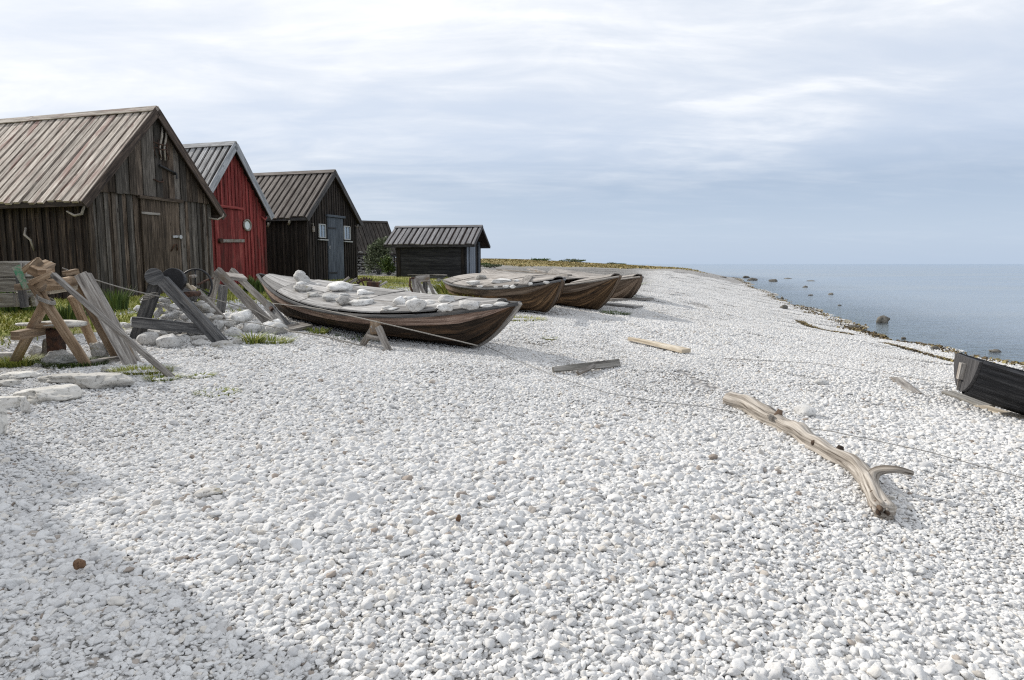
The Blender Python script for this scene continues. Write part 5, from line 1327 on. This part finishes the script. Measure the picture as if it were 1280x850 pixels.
for i, (x_, y_, ww, hh, dp, lb) in enumerate(slabs):
    g_ = G(*z(x_, y_)); s_ = g_.y / F_PX / 4.267; wd = ww * s_
    th = {0: .10, 1: .12, 2: .07, 3: .06, 4: .09, 5: .16, 6: .10, 7: .10, 8: .12, 9: .14, 10: .05, 11: .09, 12: .05}[i]
    rock('stone_slab' if i in (0, 1, 2, 3, 4, 6, 12) else 'stone', 'greystone' if i in (7, 8, 9, 11) else 'slab', (g_.x, g_.y + wd * dp * .42, g_.z), (wd * 1.04, wd * dp * 1.5, th * 1.7), rnd.uniform(-.12, .12) + (R(10) if i == 0 else 0), 320 + i, lb,
         'stone slab' if i in (0, 1, 2, 3, 4, 6, 12) else 'stone', group='flat stones below the tan winch', sink=.05, sub=5, flat=.38 if i in (0, 1, 2, 3, 4, 6, 12) else .1, rough=.24, ang=1.3)
# a scatter of larger loose stones over the beach
g_ = G(1007, 520); rock('stone', 'limestone', g_, (.20, .17, .12), .4, 401, 'large rounded cream stone on the shingle near the driftwood', sink=.2)
g_ = G(1025, 482); rock('stone', 'limestone', g_, (.19, .13, .08), .1, 402, 'flat white stone on the shingle between the driftwood and the sea', sink=.2)
g_ = G(100, 720); rock('stone', 'brownstone', g_ + Vector((0, 0, .03)), (.045, .04, .045), .1, 403, 'small brown pebble alone in the shaded shingle at lower left', 'pebble', sink=.1)
g_ = G(573, 661); rock('stone', 'brownstone', g_ + Vector((0, 0, .03)), (.028, .025, .04), .9, 404, 'tiny reddish brown stone in the middle foreground shingle', 'pebble', sink=.1)
g_ = G(262, 626); rock('stone', 'greystone', g_ + Vector((0, 0, .02)), (.13, .10, .04), .3, 405, 'flat grey stone standing out in the left foreground shingle', sink=.1)
g_ = G(640, 391); rock('stone', 'limestone', g_, (.24, .2, .12), .3, 406, 'white stone on the shaded ground below the middle boat', sink=.2)

# ------------------------------------------------------------------ driftwood, planks
path = [(908, 498, 21), (930, 505, 25), (955, 519, 24), (985, 534, 24), (1015, 553, 24), (1045, 571, 24), (1070, 585, 26), (1083, 603, 27), (1092, 622, 27), (1103, 641, 31)]
pts = []; rad = []
for (x_, y_, wpx) in path:
    g0 = G(x_, y_); r_ = wpx / 2 / F_PX * g0.y; g0 = G(x_, y_, r_ * .72); pts.append(g0); rad.append(wpx / 2 / F_PX * g0.y * .86)
def refine(pts, rad, n=5):
    op, orr = [], []
    for i in range(len(pts) - 1):
        p0, p1, p2, p3 = pts[max(i - 1, 0)], pts[i], pts[i + 1], pts[min(i + 2, len(pts) - 1)]
        for k_ in range(n):
            t = k_ / n; op.append(.5 * (2 * p1 + (p2 - p0) * t + (2 * p0 - 5 * p1 + 4 * p2 - p3) * t * t + (3 * p1 - p0 - 3 * p2 + p3) * t ** 3)); orr.append(rad[i] * (1 - t) + rad[i + 1] * t)
    op.append(pts[-1]); orr.append(rad[-1]); return op, orr
c0 = pts[4]; DW = thing('driftwood_log', 'bleached driftwood trunk with knots and one forked branch lying on the shingle', 'driftwood', (c0.x, c0.y, tz(c0.x, c0.y)))
pr, rr = refine(pts, rad, 14); rr[0] *= .55; rr[1] *= .7; rr[2] *= .85; rr[-1] *= .8
pr = [p + Vector((.02 * mnoise.noise(p * 4 + Vector((9, 0, 0))), 0, .014 * mnoise.noise(p * 5))) for p in pr]
m = MB(); m.tube(pr, rr, 34, lump=.36, ridge=.24); m.build('trunk', 'drift', DW, smooth=True)
bs = G(1086, 610, .05); bpts = [bs, G(1090, 597, .08), G(1100, 589, .12), G(1120, 588, .15), G(1141, 593, .14)]
bp, br = refine(bpts, [.05, .040, .028, .023, .015], 9)
m = MB(); m.tube(bp, br, 16, lump=.25, ridge=.2); m.build('branch', 'drift', DW, smooth=True)
def near_i(x_, y_):
    best = min(range(len(pr)), key=lambda i: ((ray(x_, y_).normalized().cross(pr[i] - CAM)).length)); return best
FR, TP = Vector((-.45, -.62, .35)).normalized(), Vector((.35, .2, .9)).normalized()
for (x_, y_, dv, r_, h_, mt_) in ((971, 523, TP, .026, .035, 'stump'), (948, 518, FR, .024, .012, 'stump'), (1016, 564, FR, .024, .018, 'stump'), (1048, 568, TP, .024, .025, 'stump'), (964, 530, FR, .026, .07, 'drift'),
                              (1003, 549, FR, .018, .014, 'stump'), (1040, 580, FR, .02, .012, 'stump'), (1080, 622, FR, .02, .035, 'stump')):
    i_ = near_i(x_, y_); c_ = pr[i_]; e_ = c_ + dv * (rr[i_] * .95); m = MB()
    m.tube([c_ + dv * rr[i_] * .4, e_, e_ + dv * h_], [r_ * 1.5, r_, r_ * .7], 12, lump=.35, ridge=.15); m.build('knot', mt_, DW, smooth=True)
for i in range(9):                # splintered lower end
    e_ = pr[-1]; d_ = (pr[-1] - pr[-4]).normalized(); a = e_ + Vector((rnd.uniform(-.05, .05), 0, rnd.uniform(-.04, .03))); m = MB()
    m.tube([a - d_ * .07, a + d_ * rnd.uniform(.0, .04) + Vector((0, 0, -.01))], [.026, .008], 7, lump=.5); m.build('splinter', 'drift' if i % 2 else 'stump', DW, smooth=True)

PG = 'loose planks on the shingle'
def plank(a, b, w, t, mat, label, up=(0, 0, 1), lift=.05, n=4, wb=None, name='plank', roll=0):
    a, b = Vector(a) + Vector((0, 0, lift)), Vector(b) + Vector((0, 0, lift)); m = MB(); m.beam(a, b, w, t, up, n=n, jit=.003, wb=wb, roll=roll)
    return single(m, name, mat, label, 'plank', PG, bevel=.004)
a, b_ = G(691, 468), G(774, 459); nrm = Vector((.15, -1, .35))
plank(a, b_, .055, .035, 'grey_plank', 'grey plank lying on edge in the middle of the shingle', up=nrm, lift=.05, wb=.085)
a, b_ = G(722, 473), G(749, 460.5); plank(a, b_, .045, .035, 'grey_wood', 'short pale grey batten wedged against the grey plank on edge', up=(.3, -.8, .6), lift=.055)
a, b_ = G(786, 428), G(858, 444); plank(a, b_, .05, .05, 'pale_wood', 'tapered yellowish plank with dark sawn end between the boats and the sea', lift=.055, wb=.17)
a, b_ = G(1119, 476), G(1144, 496); plank(a, b_, .13, .022, 'grey_wood', 'short weathered plank on the shingle left of the black boat', lift=.03)
a, b_ = G(1184, 495), G(1236, 513); plank(a, b_, .15, .03, 'grey_plank', 'long worn skid plank leading under the black boat', lift=.04)
a, b_ = G(1226, 512), G(1285, 530); plank(a, b_, .16, .05, 'pale_wood', 'yellowish skid plank under the keel of the black boat', lift=.02)
a, b_ = G(757, 382), G(798, 386); plank(a, b_, .35, .05, 'deck', 'wide pale board on the ground by the farthest boat', lift=.04)
a, b_ = G(760, 378), G(812, 376.5); plank(a, b_, .25, .05, 'grey_wood', 'grey curved board behind the wide pale board by the farthest boat', lift=.06)

# ------------------------------------------------------------------ ropes
def rope(pts, r, mat, label, name='rope', n=10, sag=0.0):
    pts = [Vector(p) for p in pts]; out = []
    for i in range(len(pts) - 1):
        for k_ in range(n):
            t = k_ / n; p = pts[i].lerp(pts[i + 1], t); p.z -= sag * 4 * t * (1 - t); out.append(p)
    out.append(pts[-1]); m = MB(); m.tube(out, r, 6); single(m, name, mat, label, 'rope', smooth=True)
rope([P(78, 335, 7.2), P(203, 371, 8.2), P(262, 378, 8.6)], .007, 'rope', 'thin pale rope stretched from the tan winch across to the dark winch', sag=.03)
rope([P(240, 366, 8.75), P(318, 388, 9.2), P(345, 404, 9.0), P(362, 414, 8.6) , P(400, 419, 8.3), P(452, 432, 8.0)], .009, 'rope', 'slack rope running past the silver grey frame along the foot of the near boat')
rope([P(200, 381, 8.2), P(262, 398, 8.3), P(320, 404, 8.7), P(352, 411, 8.5)], .006, 'rope', 'thin lower rope from the dark winch leg to the grey trestle frame')
hp = [P(340, 379, 9.95), P(400, 386, 9.0), P(470, 402, 8.12), P(530, 416, 7.78), P(597, 432, 7.55)]
rope(hp, .007, 'rope', 'taut pale rope along the side of the near boat down to the shingle')
def gl(px, py, up=.04): g_ = G(px, py); return g_ + Vector((0, 0, up))
wl = [(597, 432), (640, 452), (700, 478), (760, 497), (820, 508), (880, 514), (935, 519), (985, 532), (1040, 546), (1100, 559), (1160, 572), (1220, 589), (1290, 609)]
rope([gl(*q) for q in wl[:6]] + [gl(948, 521, .0), gl(985, 532, .0)] + [gl(*q) for q in wl[8:]], .0034, 'rope_dark', 'long dark wire lying over the shingle under and past the driftwood', 'wire', n=5)
rope([gl(*q) for q in ((905, 452), (960, 455), (1020, 458), (1080, 468), (1120, 473), (1170, 481), (1218, 489))], .003, 'rope_dark', 'thin dark line on the shingle running to the stern of the black boat', 'wire', n=5)

# ------------------------------------------------------------------ plants
def tuft(px, py, rad_, h, n, label, mat='weed', name='grass_tuft', cat='plant', group='green tufts in the shingle', w=.0045, lean=.95, seed=None, stretch=1.0, at=None):
    n = int(n * 1.7)
    g_ = at or G(px, py); seed = seed or int(px * 7 + py); r = np.random.RandomState(seed)
    a = r.uniform(0, 6.283, n); q = np.sqrt(r.uniform(0, 1, n)) * rad_
    x_, y_ = g_.x + q * np.cos(a) * stretch, g_.y + q * np.sin(a)
    o = blades(np.stack([x_, y_, terrain(x_, y_) - .01], 1), h, w, lean, mat, name, seed, loc=tuple(g_)); return tag(o, label, cat, group)
tuft(20, 457, .17, .10, 500, 'low yellow green weed at the left foot of the tan winch', stretch=1.3)
tuft(95, 457, .2, .085, 500, 'dense green grass between the front feet of the tan winch', 'nettle', stretch=1.5)
tuft(178, 467, .17, .07, 420, 'sprawling grass at the end of the tan winch brace pole', 'grass', stretch=1.7)
tuft(205, 476, .10, .06, 200, 'small weed just below the tip of the brace pole', stretch=1.5)
tuft(252, 473, .07, .05, 160, 'little green weed right of the brace pole tip', stretch=1.4)
tuft(272, 494, .10, .045, 200, 'flat green weed alone on the shingle, right of the slabs', stretch=1.8)
tuft(316, 431, .12, .17, 90, 'bright yellow green weed at the front of the silver grey frame', 'weed', w=.008)
tuft(342, 430, .16, .10, 240, 'low yellowish weed below the flat board of the silver grey frame', 'weed', stretch=1.5)
tuft(688, 425, .09, .05, 160, 'pale green weed on open shingle right of the near boat bow')
tuft(769, 394, .22, .10, 400, 'dark green tuft on the shingle in front of the farthest boats', 'nettle', stretch=1.3)
tuft(640, 400, .30, .07, 400, 'thin grass under the prow of the middle boat', 'grass', stretch=2.0)
tuft(774, 371, .22, .45, 260, 'bright herb growing against the bow of the farthest boat', 'weed', w=.02)
tuft(590, 383, .35, .32, 300, 'tall thin grass along the near side of the middle boat', 'weed', w=.012, stretch=2.2)
tuft(561, 371, .22, .40, 240, 'leafy weed at the stern corner of the middle boat', 'weed', w=.02)
tuft(445, 425, .18, .07, 90, 'sparse weeds on the shaded ground below the near boat', 'nettle', stretch=2.5)
tuft(398, 418, .12, .10, 70, 'small leafy plant under the left half of the near boat', 'weed', w=.012)
tuft(148, 388, .17, .36, 110, 'tall grass clump at the foot of the brown hut corner', 'nettle', w=.010, lean=.35, at=G(146, 389))
tuft(78, 384, .25, .3, 220, 'green herbs growing behind the tan winch', 'nettle', w=.012, lean=.5, at=Vector((-6.3, 9.6, tz(-6.3, 9.6))))
tuft(18, 388, .30, .30, 260, 'green grass at the foot of the plank box', 'nettle', w=.016, lean=.4)
tuft(328, 372, .35, .35, 260, 'green herbs below the red hut, behind the near boat stern', 'nettle', w=.02, lean=.4, at=Vector((-5.9, 16.0, tz(-5.9, 16.0))))
tuft(250, 395, .2, .2, 160, 'grass growing against the brown hut behind the stone heap', 'nettle', w=.014, lean=.4, at=Vector((-6.1, 13.2, tz(-6.1, 13.2))))

def leafy(name, label, loc, size, n, mat, cat='bush', seed=1, leaf=.05, parts=True, group=None):
    e = thing(name, label, cat, loc, 0, group); r = np.random.RandomState(seed)
    lobes = [(r.uniform(-.5, .5) * size[0], r.uniform(-.4, .4) * size[1], size[2] * r.uniform(.3, .85), r.uniform(.22, .4)) for _ in range(11)]
    P_ = []
    for i in range(n):
        lx_, ly_, lz_, lr_ = lobes[r.randint(len(lobes))]
        d_ = r.randn(3); d_ /= np.linalg.norm(d_); q = lr_ * r.uniform(.25, 1.1)
        P_.append((lx_ + d_[0] * q * size[0], ly_ + d_[1] * q * size[1], max(.03, lz_ + d_[2] * q * size[2] * .9)))
    P_ = np.array(P_); mb_v = []; mb_f = []; tn = []
    for p in P_:
        u_ = r.randn(3); u_ /= np.linalg.norm(u_); u_[2] = abs(u_[2]) * .8 + .2; v_ = np.cross(u_, r.randn(3)); v_ /= np.linalg.norm(v_); l_ = leaf * r.uniform(.6, 1.5)
        o = len(mb_v); mb_v += [tuple(p), tuple(p + u_ * l_ * .5 + v_ * l_ * .25), tuple(p + u_ * l_), tuple(p + u_ * l_ * .5 - v_ * l_ * .25)]; mb_f.append((o, o + 1, o + 2, o + 3)); tn.append(min(1, max(0, .5 + .25 * r.randn())))
    me = bpy.data.meshes.new('foliage'); me.from_pydata(mb_v, [], mb_f); at = me.attributes.new('tone', 'FLOAT', 'FACE'); at.data.foreach_set('value', np.array(tn, np.float32)); me.materials.append(M[mat])
    ob = bpy.data.objects.new('foliage', me); C.objects.link(ob); ob.parent = e
    m = MB()
    for lx_, ly_, lz_, lr_ in lobes: m.tube([(lx_ * .2, ly_ * .2, -.03), (lx_ * .6, ly_ * .6, lz_ * .5), (lx_, ly_, lz_)], [.022, .015, .007], 6)
    m.build('stems', 'dark_grey_wood', e, True); return e
q = P(474, 347, 33.0); leafy('bush', 'grey green bush growing against the stone hut wall', (q.x, q.y, tz(q.x, q.y)), (.85, .8, 1.6), 4200, 'bush', seed=4, leaf=.11)
q = P(486, 347, 31.0); leafy('bush', 'small dark bush between the stone hut and the low shed', (q.x, q.y, tz(q.x, q.y)), (.5, .5, .8), 1400, 'nettle', seed=5, leaf=.09)
for i, (px, d_, sz, lb) in enumerate(((604, 70, .8, 'dark low shrub on open shingle right of the low shed'), (615, 62, .7, 'small dark shrub standing alone in front of the grassy bank'), (676, 96, 1.1, 'round green shrub on the left part of the far grassy bank'), (710, 100, 1.3, 'dark green shrub mound in the middle of the far bank'),
                                    (722, 102, .9, 'low green shrub right of the dark mound on the far bank'), (765, 108, .8, 'low dark shrub near the right end of the far bank'), (775, 104, .7, 'shrub at the right tip of the far bank'))):
    d__ = ray(px, 330); x_ = d__.x / d__.y * d_; leafy('shrub', lb, (x_, d_, tz(x_, d_)), (sz * 1.9, sz, sz * .34), 500, 'bush' if i % 2 else 'nettle', seed=20 + i, leaf=.16, group='shrubs towards the far bank')

# meadow grass round the huts and dry grass on the bank: uncountable
r = np.random.RandomState(3)
x_ = r.uniform(-14, 0, 260000); y_ = r.uniform(7, 31, 260000)
mk = (r.uniform(size=len(x_)) < grass_mask(x_, y_) * .9 * np.clip(.35 + .65 * (np.sin(x_ * 1.7 + np.sin(y_ * 1.3) * 2) * np.sin(y_ * 1.1 + 1) * .5 + .5), .2, 1) * np.clip(1.5 - y_ / 24, .3, 1)) & (x_ > -.8 * y_ - 1)
x_, y_ = x_[mk], y_[mk]
o = blades(np.stack([x_, y_, terrain(x_, y_) - .005], 1), .075, .008, .7, 'grass', 'meadow_grass', 4); o['kind'] = 'stuff'
x_ = r.uniform(-40, 30, 300000); y_ = r.uniform(66, 130, 300000); mk = (r.uniform(size=len(x_)) < bank_mask(x_, y_) * .5 * (np.sin(x_ * .5 + y_ * .2) * .4 + .6)) & (shore_dist(x_, y_) > 2)
x_, y_ = x_[mk], y_[mk]
o = blades(np.stack([x_, y_, terrain(x_, y_) - .02], 1), .17, .07, 1.1, 'drygrass', 'bank_grass', 6); o['kind'] = 'stuff'

# ------------------------------------------------------------------ waterline: weed, boulders
r = np.random.RandomState(9); i_ = r.randint(20, 78, 5500); t_ = r.uniform(size=len(i_))
bx = SHORE[i_] * (1 - t_)[:, None] + SHORE[i_ + 1] * t_[:, None]
x_ = bx[:, 0] + r.normal(-.1, .26, len(i_)); y_ = bx[:, 1] + r.uniform(-.3, .3, len(i_)); s_ = shore_dist(x_, y_)
pat = np.sin(y_ * 1.9 + np.sin(y_ * .7) * 3) * .5 + .5
mk = (s_ > -.25) & (s_ < .95) & (r.uniform(size=len(x_)) < .25 + .7 * pat) & (y_ > 6)
x_, y_ = x_[mk], y_[mk]
o = blades(np.stack([x_, y_, np.maximum(terrain(x_, y_), -.01) + .01], 1), .07, .03, 1.5, 'seaweed', 'seaweed', 10); o['kind'] = 'stuff'
# the narrow drift line higher up the beach
yy_ = r.uniform(6.5, 20, 5200); xx_ = np.interp(yy_, SHORE[:, 1][:70], SHORE[:, 0][:70]) - 1.9 + .18 * np.sin(yy_ * 1.3) + r.normal(0, .06, len(yy_))
mk = r.uniform(size=len(yy_)) < (np.sin(yy_ * 1.1 + 1) > -.35) * .8
o = blades(np.stack([xx_[mk], yy_[mk], terrain(xx_[mk], yy_[mk]) + .02], 1), .05, .018, 1.6, 'seaweed', 'drift_line_weed', 12); o['kind'] = 'stuff'
SG = 'boulders along the waterline'
sea_r = [(1106, 400, 20, 11, 'large grey boulder standing alone in the shallow water'), (980, 384, 13, 7, 'brownish boulder on the waterline'), (1039, 367.5, 7, 3, 'small dark boulder in the water left of the large one, farther out'),
         (1007, 358.5, 6, 3, None), (1013.6, 369, 7, 2, None), (967, 351, 12, 4, None), (933, 346.5, 10, 3, None), (941, 349.5, 13, 4, None), (904, 346.5, 10, 2, None), (986, 348, 10, 1.6, None), (1015, 351, 13, 1.6, None), (978, 373, 6, 4, None),
         (1245.6, 439, 17, 4, 'flat dark stone just breaking the water above the black boat'), (1170, 436, 12, 7, 'dark weedy stone at the water edge near the black boat'), (1094, 415, 6, 3, None), (1068, 409, 14, 5, None), (1048, 403, 10, 4, None),
         (1050, 382, 5, 1.6, None), (1130, 423, 7, 3, None)]
for i, (px, py, wp, hp, lb) in enumerate(sea_r):
    q = G(px, py + hp * .3); s_ = q.y / F_PX
    rock('boulder', 'seastone', (q.x, q.y + wp * s_ * .2, q.z), (wp * s_ * .95, wp * s_ * .7, max(hp * s_ * 1.45, .06)), rnd.uniform(-.4, .4), 500 + i, lb or ('dark weedy stone lying along the waterline' if tz(q.x, q.y) > -.02 else 'low dark rock just breaking the water offshore'), 'boulder', SG, sink=.46)
